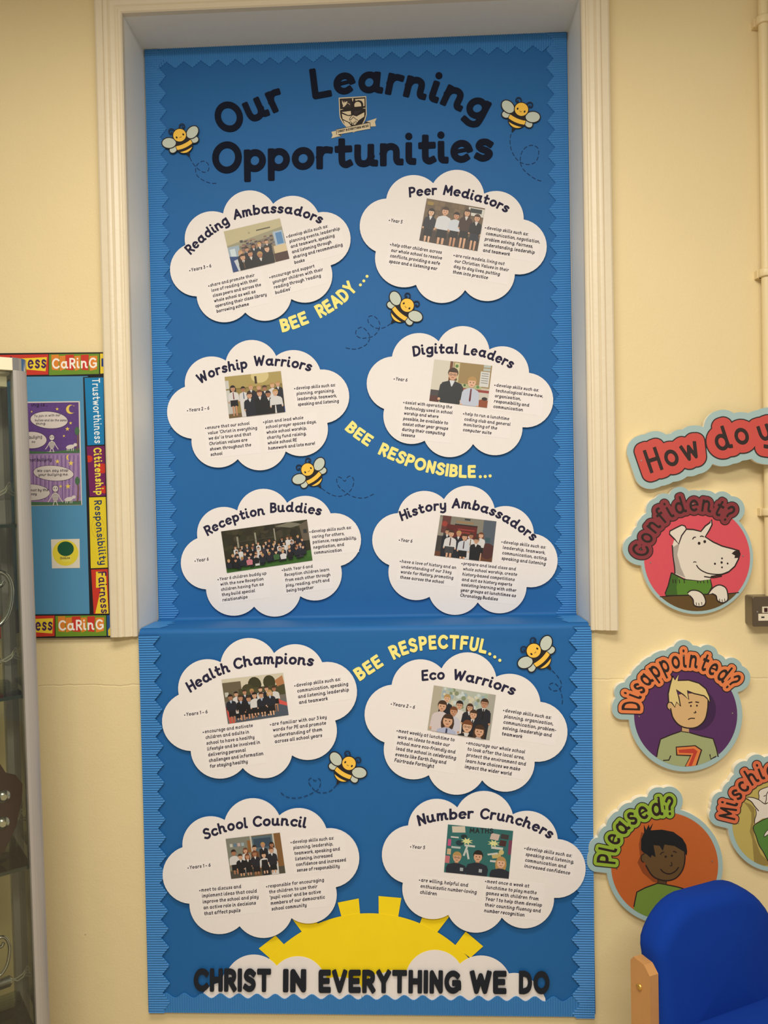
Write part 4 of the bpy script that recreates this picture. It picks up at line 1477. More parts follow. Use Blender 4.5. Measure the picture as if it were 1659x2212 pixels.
cloud('History Ambassadors', 790, 1040, S1,
      [(262, 258), (430, 82), (637, 145), (870, 38), (1050, 218), (1280, 248), (1370, 425), (1563, 650), (1310, 860), (1160, 1063), (912, 985), (730, 1087), (520, 940), (285, 928), (192, 682), (53, 470)],
      [('History', [(293, 325), (420, 275), (530, 245), (657, 232)]), ('Ambassadors', [(700, 220), (800, 222), (920, 245), (1060, 295), (1190, 370), (1290, 440), (1360, 492)])], 80,
      [(608, 273), (1065, 325), (1027, 657), (558, 603)], ph_history,
      [(['Year 6'], (284, 490), (0, (378, 500)), (284, 490)),
       ([DS, 'leadership, teamwork,', 'communication, acting,', 'speaking and listening'], (1120, 505), (2, (1476, 640)), (1105, 637)),
       (['have a love of history and an', 'understanding of our 3 key', 'words for History, promoting', 'these across the school'], (292, 662), (0, (736, 714)), (278, 790)),
       (['prepare and lead class and', 'whole school worship, create', 'history-based competitions', 'and act as history experts', 'assisting learning with other', 'year groups at lunchtimes as', 'Chronology Buddies'], (795, 680), (4, (1225, 900)), (768, 938))],
      YU - .0044, 'seven children before a red board')
S2 = 450 / 1659
cloud('Health Champions', 340, 1370, S2,
      [(170, 482), (240, 262), (503, 225), (710, 32), (928, 152), (1150, 87), (1312, 225), (1588, 430), (1415, 688), (1360, 935), (1072, 965), (900, 1142), (680, 1065), (430, 1140), (265, 930), (37, 690)],
      [('Health', [(263, 468), (380, 395), (480, 340), (584, 300)]), ('Champions', [(615, 287), (760, 250), (900, 240), (1100, 244), (1240, 257)])], 86,
      [(510, 362), (1000, 308), (1045, 643), (562, 714)], ph_health,
      [(['Years 1 – 6'], (230, 653), (0, (400, 630)), (230, 653)),
       ([DS, 'communication, speaking', 'and listening, leadership', 'and teamwork'], (1107, 420), (1, (1520, 408)), (1128, 557)),
       (['encourage and motivate', 'children and adults in', 'school to have a healthy', 'lifestyle and be involved in', 'delivering personal', 'challenges and information', 'for staying healthy'], (378, 790), (5, (845, 962)), (418, 1066)),
       (['are familiar with our 3 key', 'words for PE and promote', 'understanding of them', 'across all school years'], (913, 730), (0, (1348, 672)), (935, 868))],
      YL - .0056, 'children on a playground')
cloud('Eco Warriors', 780, 1400, 460 / 1659,
      [(238, 287), (410, 95), (627, 160), (870, 38), (1053, 225), (1295, 245), (1397, 420), (1608, 660), (1352, 885), (1220, 1098), (943, 1030), (760, 1142), (528, 990), (290, 990), (183, 735), (27, 510)],
      [('Eco', [(473, 258), (560, 250), (652, 246)]), ('Warriors', [(710, 246), (860, 272), (1000, 307), (1187, 372)])], 82,
      [(567, 290), (1050, 365), (1000, 717), (517, 638)], ph_eco,
      [(['Years 2 – 6'], (245, 448), (0, (417, 474)), (245, 448)),
       ([DS, 'planning, organisation,', 'communication, problem-', 'solving, leadership and', 'teamwork'], (1120, 498), (2, (1517, 652)), (1094, 678)),
       (['meet weekly at lunchtime to', 'work on ideas to make our', 'school more eco-friendly and', 'lead the school in celebrating', 'events like Earth Day and', 'Fairtrade Fortnight'], (290, 657), (3, (737, 870)), (258, 885)),
       (['encourage our whole school', 'to look after the local area,', 'protect the environment and', 'learn how choices we make', 'impact the wider world'], (833, 752), (0, (1275, 822)), (806, 935))],
      YL - .0056, 'smiling pupils close together')
cloud('School Council', 340, 1710, S2,
      [(200, 445), (280, 250), (535, 230), (760, 55), (970, 192), (1210, 150), (1345, 295), (1608, 530), (1420, 762), (1350, 995), (1068, 1008), (880, 1163), (655, 1072), (410, 1120), (255, 893), (43, 690)],
      [('School', [(380, 387), (500, 340), (600, 311), (722, 291)]), ('Council', [(760, 285), (900, 275), (1040, 275), (1182, 293)])], 84,
      [(543, 377), (975, 327), (1020, 648), (588, 695)], ph_council,
      [(['Years 1 – 6'], (257, 618), (0, (424, 598)), (257, 618)),
       ([DS, 'planning, leadership,', 'teamwork, speaking and', 'listening, increased', 'confidence and increased', 'sense of responsibility'], (1077, 415), (4, (1503, 555)), (1112, 640)),
       (['meet to discuss and', 'implement ideas that could', 'improve the school and play', 'an active role in decisions', 'that affect pupils'], (350, 798), (2, (805, 850)), (373, 985)),
       (['responsible for encouraging', 'the children to use their', '‘pupil voice’ and be active', 'members of our democratic', 'school community'], (883, 767), (0, (1327, 715)), (910, 948))],
      YL - .0078, 'children by a window')
cloud('Number Crunchers', 810, 1700, 480 / 1659,
      [(247, 290), (400, 100), (615, 155), (850, 35), (1030, 207), (1265, 220), (1365, 392), (1573, 620), (1337, 828), (1190, 1043), (947, 975), (760, 1088), (548, 955), (300, 945), (208, 715), (53, 480)],
      [('Number', [(328, 294), (450, 260), (580, 245), (737, 236)]), ('Crunchers', [(780, 240), (900, 250), (1030, 277), (1180, 327), (1307, 393)])], 80,
      [(545, 280), (1032, 328), (998, 685), (515, 636)], ph_number,
      [(['Year 5'], (276, 458), (0, (372, 466)), (276, 458)),
       ([DS, 'speaking and listening,', 'communication and', 'increased confidence'], (1128, 470), (1, (1483, 572)), (1114, 600)),
       (['are willing, helpful and', 'enthusiastic number-loving', 'children'], (342, 707), (1, (757, 799)), (335, 797)),
       (['meet once a week at', 'lunchtime to play maths', 'games with children from', 'Year 1 to help them develop', 'their counting fluency and', 'number recognition'], (835, 716), (3, (1245, 895)), (814, 934))],
      YL - .0078, 'three children before a maths board')

# ================================================================== FEELINGS SIGNS ON THE RIGHT WALL
M_RIM = mat((160, 186, 186), 0.5, 'pale_blue_sign_face', spec=0.4, noise=0.02)
M_EDGE = mat((236, 230, 214), 0.6, 'white_sign_edge')
M_SBLK = mat((44, 30, 28), 0.6, 'sign_black_ink', noise=0.0)
M_DOGW = mat((222, 212, 198), 0.6, 'sign_white_ink', noise=0.02)
M_STEEL = mat((190, 186, 178), 0.3, 'steel', metal=0.9, noise=0.0)
YS, TS = -.0175, .0175                # front face and thickness of the boards


def screw(pt, parent, r=1.7):
    bb = MB()
    a = at(pt[0], pt[1], YS)
    bb.tube([(a[0], YS - .0001, a[1]), (a[0], YS - .0018, a[1])], .0018, M_STEEL, n=10)
    bb.obj('screw', parent)


def sign(label, words, cap, wt, band_c, off_band, off_rim, circ=None, rims=None, disc_c=None, art=None, box=None, screws=(), slant=0.0, line=1.9, gap=.16):
    letters = []
    for wd, pa in words:
        letters += place_word(wd, pa, cap, wt, .15, 40, slant, gap)
    polys = [g for ch, gs in letters for g in gs]
    allp = np.concatenate([o for o, h in polys])
    m = off_rim + 6
    x0, y0, x1, y1 = allp[:, 0].min() - m, allp[:, 1].min() - m, allp[:, 0].max() + m, allp[:, 1].max() + m
    if circ:
        cx, cy, ri = circ
        ro = ri + rims
        x0, y0, x1, y1 = min(x0, cx - ro - 6), min(y0, cy - ro - 6), max(x1, cx + ro + 6), max(y1, cy + ro + 6)
    h = 0.9
    F, x0, y0, h = field_union(polys, x0, y0, x1, y1, h)
    Xg, Yg = np.meshgrid(x0 + h * np.arange(F.shape[1]), y0 + h * np.arange(F.shape[0]))
    P = F - off_rim
    if circ:
        P = np.minimum(P, np.hypot(Xg - cx, Yg - cy) - ro)
    c = (np.mean(allp[:, 0]), np.mean(allp[:, 1])) if not circ else (cx, cy)
    A_ = at(c[0], c[1], YS)
    t = thing('feelings_sign', label, 'sign', (A_[0], YS, A_[1]), 'feelings signs on the right wall')
    bb = MB()
    for o, hs in contour(P, 0.0, x0, y0, h):
        bb.plate(o, YS, TS - .0002, M_RIM, [], M_EDGE)
    bb.obj('panel', t)
    y = YS - .00025
    if circ:
        bb = MB()
        dc = ell(cx, cy, ri, ri, n=72)
        bb.plate(dc, y, 0, mat(disc_c, .5, noise=.03, nscale=60))
        art(bb, y - .0001, dc)
        bb.obj('picture_disc', t)
    y -= .0009
    bb = MB()
    bb.plates(contour(F, off_band, x0, y0, h), y, 0, M_SBLK)
    bb.plates(contour(F, off_band - line, x0, y0, h), y - .0001, 0, mat(band_c, .5, noise=.03, nscale=60))
    bb.obj('lettering_band', t)
    bb = MB()
    for g in polys:
        bb.plate(g[0], y - .0002, 0, M_SBLK, g[1])
    bb.obj('lettering', t)
    for s_ in screws:
        screw(s_, t)
    return t


zc = Z(1200, 800, .27667)
zd = Z(1200, 1350, .27667)
zp = Z(1200, 1620, .27667)
zm = Z(1520, 1630, .12204)
L_ = lambda n, k: n * k


def poly(bb, P, y, c, cl=None, outline=2.2):
    """printed shape with a dark outline"""
    if cl is not None:
        P = clip(P, cl)
    if len(P) < 3:
        return
    bb.plate(P, y, 0, mat(c, .55, noise=.02))


def art_dog(bb, y, dc):
    z = zc
    br = clip(z([(780, 1772), (1030, 1752), (1350, 1742), (1460, 1732), (1460, 1920), (780, 1920)]), dc)
    bb.plate(br, y, 0, mat((96, 72, 36), .55))
    bb.line(z([(815, 1768), (1030, 1752), (1350, 1743), (1432, 1735)]), 2.0, y - .0001, M_SBLK, spline=False)
    sw = [(905, 1580), (1000, 1630), (1130, 1642), (1208, 1626), (1222, 1690), (1192, 1748), (1030, 1756), (862, 1760), (857, 1740), (880, 1680)]
    bb.plate(z(sw), y - .0002, 0, mat((86, 130, 44), .55))
    bb.plate(z([(905, 1582), (960, 1612), (945, 1690), (952, 1757), (862, 1760), (857, 1740), (880, 1680)]), y - .00025, 0, mat((62, 98, 36), .55))
    bb.line(z(sw + [sw[0]]), 2.6, y - .0003, M_SBLK, spline=False)
    for x in (915, 935, 965, 1003, 1108, 1130, 1155, 1185):
        bb.line(z([(x, 1632), (x + 4, 1662)]), 1.8, y - .0003, M_SBLK)
    hd = [(930, 1310), (1015, 1240), (1075, 1243), (1135, 1258), (1170, 1215), (1205, 1190), (1218, 1165), (1222, 1205), (1200, 1250), (1168, 1300), (1230, 1340), (1300, 1372), (1380, 1393), (1432, 1408), (1440, 1432),
          (1428, 1475), (1400, 1530), (1350, 1575), (1290, 1597), (1212, 1610), (1207, 1632), (1130, 1642), (1020, 1630), (930, 1588), (930, 1540), (918, 1450), (912, 1370)]
    bb.plate(z(hd), y - .0004, 0, M_DOGW)
    bb.plate(z([(916, 1380), (968, 1350), (950, 1440), (978, 1540), (1015, 1620), (933, 1585), (930, 1500)]), y - .00045, 0, mat((168, 158, 148), .55))
    bb.line(z(hd[1:3] + hd[3:7] + hd[7:20]), 3.0, y - .0005, M_SBLK, spline=False)
    bb.line(z([(912, 1365), (918, 1450), (930, 1540), (932, 1588)]), 2.6, y - .0005, M_SBLK)
    er = [(1010, 1215), (985, 1208), (940, 1230), (893, 1255), (890, 1278), (930, 1318), (962, 1356), (985, 1290), (1022, 1240)]
    bb.plate(z(er), y - .0006, 0, M_DOGW)
    bb.line(z(er + [er[0]]), 2.8, y - .0007, M_SBLK, spline=False)
    bb.plate(z([(1375, 1430), (1400, 1408), (1437, 1408), (1441, 1435), (1425, 1464), (1396, 1466), (1402, 1446)]), y - .0007, 0, M_SBLK)
    for x, yy, r in ((1121, 1350, 11), (1165, 1337, 11), (1300, 1468, 7), (1245, 1510, 8), (1297, 1500, 9), (1344, 1508, 7), (1300, 1538, 7)):
        bb.plate(z(ell(x, yy, r, r * 1.1, n=12)), y - .0007, 0, M_SBLK)
    bb.line(z([(1070, 1320), (1080, 1305), (1096, 1302)]), 2.4, y - .0007, M_SBLK)
    bb.line(z([(1128, 1298), (1142, 1294), (1158, 1300)]), 2.4, y - .0007, M_SBLK)
    bb.line(z([(1076, 1500), (1086, 1494), (1100, 1499)]), 1.8, y - .0007, M_SBLK)
    bb.line(z([(1100, 1520), (1118, 1545), (1150, 1568), (1205, 1588), (1290, 1592), (1350, 1572)]), 2.4, y - .0007, M_SBLK)
    bb.line(z([(1160, 1610), (1230, 1618), (1300, 1606)]), 2.6, y - .0007, M_SBLK)
    for pw in ([(1030, 1738), (1062, 1718), (1112, 1722), (1152, 1750), (1172, 1800), (1160, 1834), (1122, 1845), (1082, 1832), (1074, 1790), (1048, 1758)],
               [(1190, 1748), (1230, 1698), (1280, 1676), (1330, 1700), (1346, 1760), (1340, 1798), (1302, 1815), (1264, 1796), (1254, 1760), (1222, 1742)]):
        bb.plate(z(pw), y - .0006, 0, M_DOGW)
        bb.line(z(pw), 2.6, y - .0007, M_SBLK)
    for x, yy in ((1098, 1818), (1118, 1822), (1140, 1815), (1280, 1790), (1300, 1795), (1320, 1788)):
        bb.line(z([(x, yy - 6), (x + 3, yy + 16)]), 1.5, y - .0007, M_SBLK)


def art_fair(bb, y, dc):
    z = zd
    bb.plate(z(ell(1105, 660, 148, 165, n=30)), y, 0, mat((62, 34, 74), .55))
    sh = [(980, 830), (1045, 840), (1140, 868), (1230, 888), (1258, 965), (1290, 1060), (1290, 1200), (780, 1200), (790, 1030), (800, 970), (820, 892), (900, 858)]
    s2 = clip(z(sh), dc)
    bb.plate(s2, y - .0001, 0, mat((158, 166, 118), .55))
    for L in ([(790, 1030), (800, 970), (820, 892), (900, 858), (980, 830)], [(1045, 840), (1140, 868), (1230, 888), (1256, 965), (1270, 1030)], [(840, 1058), (885, 1055), (900, 1020)], [(1205, 1010), (1212, 1048), (1255, 1025)]):
        bb.line(z(L), 2.6, y - .0002, M_SBLK, spline=False)
    for P, c, k in (([(938, 950), (1092, 938), (1146, 975), (1100, 1115), (1005, 1112), (1050, 1025), (942, 1020)], (56, 34, 30), 0), ([(946, 958), (1088, 947), (1134, 978), (1092, 1105), (1016, 1103), (1062, 1015), (952, 1012)], (222, 128, 66), 1),
                    ([(960, 975), (1080, 965), (1108, 986), (1064, 1100), (1036, 1102), (1076, 1002), (964, 998)], (186, 62, 46), 2)):
        bb.plate(clip(z(P), dc), y - .0002 - .0001 * k, 0, mat(c, .55))
    bb.plate(z([(985, 785), (1042, 800), (1042, 842), (985, 832)]), y - .0003, 0, mat((196, 158, 110), .55))
    bb.line(z([(985, 785), (985, 832), (1042, 840)]), 2.0, y - .0004, M_SBLK, spline=False)
    bb.plate(z(ell(893, 632, 22, 30, n=16)), y - .0004, 0, mat((206, 168, 118), .55))
    bb.line(z(ell(893, 632, 22, 30, n=14, a0=100, a1=300)), 2.2, y - .00045, M_SBLK, spline=False)
    fc = [(905, 560), (898, 650), (918, 725), (968, 783), (1040, 806), (1110, 794), (1165, 742), (1187, 660), (1192, 575), (1120, 535), (1000, 535)]
    bb.plate(z(fc), y - .0005, 0, mat((212, 174, 122), .55))
    bb.line(z(fc[1:9]), 2.8, y - .0006, M_SBLK)
    hr = [(915, 398), (932, 430), (962, 382), (955, 434), (1040, 431), (1120, 455), (1175, 500), (1202, 560), (1206, 604), (1182, 572), (1160, 553), (1080, 535), (1030, 512), (1040, 582), (1000, 545), (942, 505), (962, 560), (976, 635), (945, 602), (932, 642), (906, 605), (884, 602), (880, 540), (895, 470)]
    bb.plate(z(hr), y - .0007, 0, mat((220, 198, 134), .55))
    bb.line(z(hr + [hr[0]]), 2.6, y - .0008, M_SBLK, spline=False)
    for x, yy in ((1057, 632), (1104, 630)):
        bb.plate(z(ell(x, yy, 7, 8, n=12)), y - .0008, 0, M_SBLK)
    bb.line(z([(1038, 608), (1068, 602)]), 2.6, y - .0008, M_SBLK)
    bb.line(z([(1092, 600), (1120, 606)]), 2.6, y - .0008, M_SBLK)
    bb.line(z([(1090, 672), (1096, 684), (1078, 686)]), 2.0, y - .0008, M_SBLK)
    bb.line(z([(1035, 738), (1058, 729), (1088, 730)]), 2.2, y - .0008, M_SBLK)


def art_dark(bb, y, dc):
    z = zp
    bb.plate(z([(670, 640), (650, 740), (660, 830), (640, 880), (680, 960), (760, 1030), (800, 1040), (800, 700)]), y, 0, mat((140, 70, 34), .55))
    sh = [(800, 1040), (865, 1052), (960, 1072), (1060, 1105), (1110, 1330), (600, 1330), (615, 1200), (635, 1110), (700, 1076)]
    bb.plate(clip(z(sh), dc), y - .0001, 0, mat((112, 140, 58), .55))
    bb.line(z([(612, 1225), (618, 1190), (635, 1110), (700, 1076), (800, 1040)]), 2.6, y - .0002, M_SBLK, spline=False)
    bb.line(z([(865, 1052), (960, 1072), (1060, 1105)]), 2.6, y - .0002, M_SBLK)
    bb.plate(z([(800, 1000), (866, 1015), (866, 1052), (800, 1042)]), y - .0003, 0, mat((84, 62, 38), .55))
    bb.line(z([(800, 1005), (800, 1042), (866, 1052), (866, 1020)]), 2.0, y - .0004, M_SBLK, spline=False)
    bb.plate(z(ell(690, 845, 22, 32, n=16)), y - .0004, 0, mat((98, 74, 46), .55))
    bb.line(z(ell(690, 845, 22, 32, n=14, a0=90, a1=290)), 2.2, y - .00045, M_SBLK, spline=False)
    fc = [(690, 790), (704, 900), (750, 975), (800, 1008), (870, 1021), (940, 1000), (990, 940), (1010, 860), (1008, 770), (850, 720), (730, 740)]
    bb.plate(z(fc), y - .0005, 0, mat((100, 76, 46), .55))
    bb.line(z(fc[1:9]), 2.8, y - .0006, M_SBLK)
    hr = [(690, 585), (708, 625), (728, 582), (735, 610), (762, 570), (742, 628), (830, 622), (920, 640), (990, 690), (1020, 740), (1028, 790), (1024, 825), (1004, 795), (930, 750), (850, 738), (838, 788), (812, 748), (765, 742), (782, 838), (752, 820), (742, 842), (712, 815), (690, 805), (668, 780), (668, 700), (692, 645)]
    bb.plate(z(hr), y - .0007, 0, mat((30, 30, 32), .55))
    for x, yy in ((860, 833), (909, 826)):
        bb.plate(z(ell(x, yy, 9, 9, n=12)), y - .0008, 0, M_SBLK)
    bb.line(z([(818, 818), (830, 802), (848, 798)]), 2.2, y - .0008, M_SBLK)
    bb.line(z([(918, 794), (932, 794), (944, 804)]), 2.2, y - .0008, M_SBLK)
    bb.line(z([(903, 875), (910, 900), (892, 904)]), 2.0, y - .0008, M_SBLK)
    bb.line(z([(820, 930), (845, 955), (888, 968), (932, 950), (962, 915)]), 2.6, y - .0008, M_SBLK)


def art_white(bb, y, dc):
    z = zm
    bb.plate(clip(z([(700, 830), (830, 880), (900, 950), (905, 1150), (870, 1280), (900, 1480), (1010, 1760), (1200, 1950), (900, 1990), (860, 1500), (815, 1360), (845, 1200), (845, 1030), (780, 920)]), dc), y, 0, mat((146, 126, 66), .55))
    bd = [(770, 752), (880, 765), (985, 805), (1080, 872), (1139, 850), (1320, 862), (1430, 930), (1440, 1070), (1340, 1110), (1139, 1122), (1040, 1132), (903, 1228), (905, 1150), (932, 1050), (918, 960), (890, 895), (840, 830)]
    bb.plate(clip(z(bd), dc), y - .0001, 0, M_DOGW)
    bb.line(z([(770, 752), (880, 765), (985, 805), (1080, 872), (1139, 850)]), 1.8, y - .0002, M_SBLK)
    bb.line(z([(740, 775), (840, 830), (900, 910), (975, 1000)]), 2.0, y - .0002, M_SBLK)
    bb.line(z([(918, 960), (932, 1050), (905, 1150), (903, 1228)]), 1.6, y - .0002, M_SBLK)
    er = [(975, 790), (980, 720), (975, 670), (1010, 620), (1139, 570), (1240, 562), (1330, 630), (1330, 760), (1240, 836), (1105, 852), (1080, 866)]
    bb.plate(z(er), y - .0003, 0, M_DOGW)
    bb.line(z([(975, 795), (980, 735), (972, 670), (1010, 620), (1139, 570)]), 1.6, y - .0004, M_SBLK)
    bb.line(z([(1085, 860), (1108, 800), (1112, 710), (1150, 640)]), 1.6, y - .0004, M_SBLK)
    bb.line(z([(1060, 740), (1100, 722)]), 1.6, y - .0004, M_SBLK)
    tr = [(880, 1280), (1000, 1182), (1139, 1122), (1320, 1098), (1450, 1100), (1520, 1400), (1450, 1750), (1300, 1930), (1139, 1880), (1060, 1730), (980, 1600), (930, 1450)]
    bb.plate(clip(z(tr), dc), y - .0003, 0, mat((84, 128, 56), .55))
    bb.line(z([(1200, 1905), (1139, 1880), (1060, 1730), (980, 1600), (930, 1450), (880, 1280), (1000, 1182), (1139, 1122), (1300, 1100)]), 1.8, y - .0005, M_SBLK)
    bb.plate(z([(1070, 1452), (1085, 1395), (1139, 1330), (1180, 1320), (1139, 1420)]), y - .0004, 0, M_DOGW)
    bb.line(z([(1180, 1320), (1139, 1332), (1085, 1395), (1070, 1455), (1139, 1415)]), 1.4, y - .0005, M_SBLK)


hs = sign('red sign reading How do y, cut off by the photo edge, above the Confident sign',
     [('How', zc([(742, 806), (900, 756), (1128, 678)])), ('do', zc([(1250, 644), (1385, 604), (1497, 570)])), ('you', zc([(1575, 576), (1735, 526), (1915, 466)]))],
     52, .165, (198, 76, 68), 19.5, 33.5, screws=zc([(672, 705)]), slant=-.02, line=2.4, gap=.2)
# its right end rides over the pipe, so the board stands away from the wall on that side
px_ = at(1358, 980, YS)[0]
Rm = Matrix.Translation((px_, 0, 0)) @ Matrix.Rotation(math.radians(-6.2), 4, 'Z') @ Matrix.Translation((-px_, 0, 0))
hs.matrix_world = Rm @ Matrix.Translation(hs.location)
sign('round pink sign reading Confident? with a white dog in a green jumper',
     [('Confident?', zc([(722, 1462), (735, 1395), (770, 1300), (835, 1215), (915, 1150), (1010, 1112), (1110, 1103), (1220, 1118), (1345, 1190)]))],
     37, .15, (132, 52, 58), 9.2, 20.5, circ=(*zc(1105, 1466), 414 * .27667), rims=6.5, disc_c=(212, 80, 92), art=art_dog, screws=zc([(740, 1500), (1462, 1448), (1072, 1042)]))
sign('round purple sign reading Disappointed? with a fair-haired boy in a number 7 shirt',
     [('Disappointed?', zd([(662, 668), (664, 600), (690, 535), (740, 470), (800, 412), (880, 366), (960, 340), (1060, 336), (1130, 352), (1200, 386), (1285, 442), (1350, 512)]))],
     40, .16, (226, 128, 76), 8.8, 20.5, circ=(*zd(1016, 702), 403 * .27667), rims=11, disc_c=(86, 46, 96), art=art_fair, screws=zd([(652, 712), (1380, 688), (997, 240)]))
sign('round orange sign reading Pleased? with a dark-haired boy, behind the blue chair',
     [('Pleased?', zp([(468, 893), (478, 805), (500, 728), (550, 655), (612, 590), (690, 545), (770, 520), (850, 512), (925, 508)]))],
     41, .16, (146, 176, 58), 8.8, 20.5, circ=(*zp(852, 905), 418 * .27667), rims=10, disc_c=(190, 98, 46), art=art_dark, screws=zp([(477, 925), (1222, 868), (795, 380)]))
mcx, mcy, mr = circle3(zm(430, 1240), zm(700, 1850), zm(1139, 2065))
sign('round olive sign reading Mischi, cut off by the photo edge, right of Pleased',
     [('Mischievous?', zm([(556, 1165), (612, 880), (655, 800), (745, 690), (860, 560), (1000, 475), (1120, 425), (1300, 390), (1500, 400), (1700, 470), (1900, 600), (2050, 800)]))],
     37, .16, (214, 108, 72), 8.8, 20.5, circ=(mcx, mcy, mr - 9.5), rims=9.5, disc_c=(186, 168, 92), art=art_white, screws=zm([(612, 1205)]))

# ================================================================== PIPE AND SOCKET
M_PIPE = mat((226, 206, 160), 0.4, 'cream_painted_pipe', spec=0.45, bump=0.15, bscale=60)
yp = -.024
pa = at(1664.5, 1250, yp); pb = at(1647.5, 30, yp)
pxx = (pa[0] + pb[0]) / 2
sz = at(1664, 1288, -.04)[1]
t = thing('conduit_pipe', 'cream painted upright pipe at the right edge running down to the metal socket', 'pipe', (pxx, yp, sz))
b = MB()
b.tube([(pxx, yp, sz), (pxx, yp, 2.4), (pxx, yp, ZT)], .0125, M_PIPE, n=20)
b.obj('pipe', t)
for py in (45, 590, 1106):
    q = at(1655, py, yp)[1]
    b = MB()
    b.lathe((pxx, yp, q), [(.0125, -.010), (.0175, -.010), (.0185, -.007), (.0185, .007), (.0175, .010), (.0125, .010)], M_PIPE)
    b.box(pxx - .021, pxx + .021, yp + .006, 0, q - .010, q + .010, M_PIPE)
    b.obj('saddle_clip', t)

M_BOX = mat((118, 108, 92), 0.35, 'grey_metal', metal=0.55, spec=0.5, bump=0.1)
M_PL = mat((226, 214, 190), 0.4, 'cream_plastic')
x0, zt = at(1625, 1289, -.046); zb = at(1625, 1354, -.046)[1]
x1 = x0 + .150
t = thing('wall_socket', 'grey metal double power socket at the right edge beside the Confident sign', 'socket', (x0, 0, zb))
b = MB()
r_ = .006
out = []
for cxx, czz, a0 in ((x1 - r_, zt - r_, 0), (x0 + r_, zt - r_, 90), (x0 + r_, zb + r_, 180), (x1 - r_, zb + r_, 270)):
    for i in range(6):
        a = math.radians(a0 + 18 * i)
        out.append((cxx + r_ * math.cos(a), czz + r_ * math.sin(a)))
n = len(out)
vs = [(x, -.043, z_) for x, z_ in out] + [(x, 0, z_) for x, z_ in out]
b.add(vs, [(i, i + n, (i + 1) % n + n, (i + 1) % n) for i in range(n)] + [tuple(range(n))[::-1]], M_BOX)
b.obj('back_box', t)
b = MB()
cxm, czm = (x0 + x1) / 2, (zt + zb) / 2
o2 = [(cxm + (x - cxm) * .985, czm + (z_ - czm) * .975) for x, z_ in out]
vs = [(x, -.0435, z_) for x, z_ in out] + [(x, -.0455, z_) for x, z_ in out] + [(x, -.047, z_) for x, z_ in o2]
b.add(vs, [(i, (i + 1) % n, (i + 1) % n + n, i + n) for i in range(n)] + [(i + n, (i + 1) % n + n, (i + 1) % n + 2 * n, i + 2 * n) for i in range(n)] + [tuple(2 * n + i for i in range(n))[::-1]], mat((112, 98, 80), 0.3, 'dull_steel_plate', metal=0.6, spec=0.5))
b.obj('face_plate', t)
for i in range(2):
    ox = x0 + .036 + .072 * i
    b = MB()
    sx, sz_ = ox - .004, zt - .034
    b.box(sx - .008, sx + .008, -.050, -.0469, sz_ - .008, sz_ + .008, M_PL)
    b.box(sx - .004, sx + .004, -.052, -.0499, sz_ - .005, sz_ + .005, mat((60, 30, 26), .4, 'red_brown_rocker'))
    b.obj('switch', t)
    b = MB()
    b.box(ox - .022, ox + .022, -.0490, -.0469, zb + .016, zb + .034, M_PL)
    for dx in (-.011, .011):
        b.box(ox + dx - .004, ox + dx + .004, -.0493, -.0489, zb + .023, zb + .027, M_BLK)
    b.obj('outlet', t)
b = MB()
for dx in (.012, .138):
    b.tube([(x0 + dx, -.0469, czm), (x0 + dx, -.0480, czm)], .0022, M_STEEL, n=10)
b.obj('plate_screw', t)

# ================================================================== VALUES BOARD ON THE LEFT
z = Z(0, 700, .31646)
yb = -.010
M_VB = mat((78, 138, 176), 0.65, 'sky_blue_poster_paper', noise=0.03, nscale=30, bump=.04, bscale=40)
M_BORD = mat((30, 26, 28), 0.5, 'black_border_card', noise=0.0, spec=.4)
b = MB()
b.plate(z([(-420, 345), (600, 345), (640, 1995), (-420, 1995)]), yb, .0098, M_VB)
tag(b.obj('display_board'), 'sky blue display board with a black bordered frame behind the glass cabinet', 'board')
yt = yb - .0012


def tile(bb, q, c, k=1):
    bb.plate(z(q), yt - .0001 * k, 0, mat(c, .5, noise=.03, nscale=40))


def bword(bb, wd, pa, cap, wt, c, sl=0.0, cr=.15, k=3, gap=.14, halo=None):
    for ch, gs in place_word(wd, z(pa), cap * z.s, wt, cr, 34, sl, gap):
        bb.plates(gs, yt - .0001 * k, 0, mat(c, .5, noise=0.0))


RED, GRN, ORG, PUR, YLW = (196, 54, 40), (104, 140, 42), (216, 128, 46), (66, 34, 82), (232, 202, 52)


def caring(bb, q, xs, yy):
    tile(bb, q, GRN)
    for i, (x0_, x1_) in enumerate(xs):
        d = (i % 2) * 8
        tile(bb, [(x0_, yy - 92 + d), (x1_, yy - 94 + d), (x1_ - 3, yy + 14 - d), (x0_ + 4, yy + 10 + d)], (ORG, ORG, RED, GRN if i == 3 else ORG, RED, ORG)[i] if i != 3 else ORG, 2)


b = MB()
b.plate(z([(-420, 203), (712, 192), (712, 352), (-420, 362)]), yt, .0010, M_BORD)
tile(b, [(-60, 212), (330, 206), (330, 345), (-60, 352)], RED)
tile(b, [(120, 236), (320, 226), (311, 322), (120, 305)], YLW, 2)
bword(b, 'Fairness', [(-30, 312), (316, 302)], 88, .17, PUR)
caring(b, [(335, 206), (678, 202), (676, 340), (334, 349)], [(350, 402), (404, 446), (446, 505), (508, 548), (552, 606), (610, 665)], 302)
bword(b, 'CaRinG', [(356, 306), (662, 300)], 72, .17, (240, 232, 222))
tile(b, [(683, 202), (711, 201), (711, 336), (685, 339)], YLW)
bword(b, 'P', [(692, 290), (740, 290)], 56, .22, (40, 60, 120))
tag(b.obj('border_strip'), 'black border strip with a green Caring tile along the top of the sky blue board', 'border strip', 'word borders of the sky blue board')

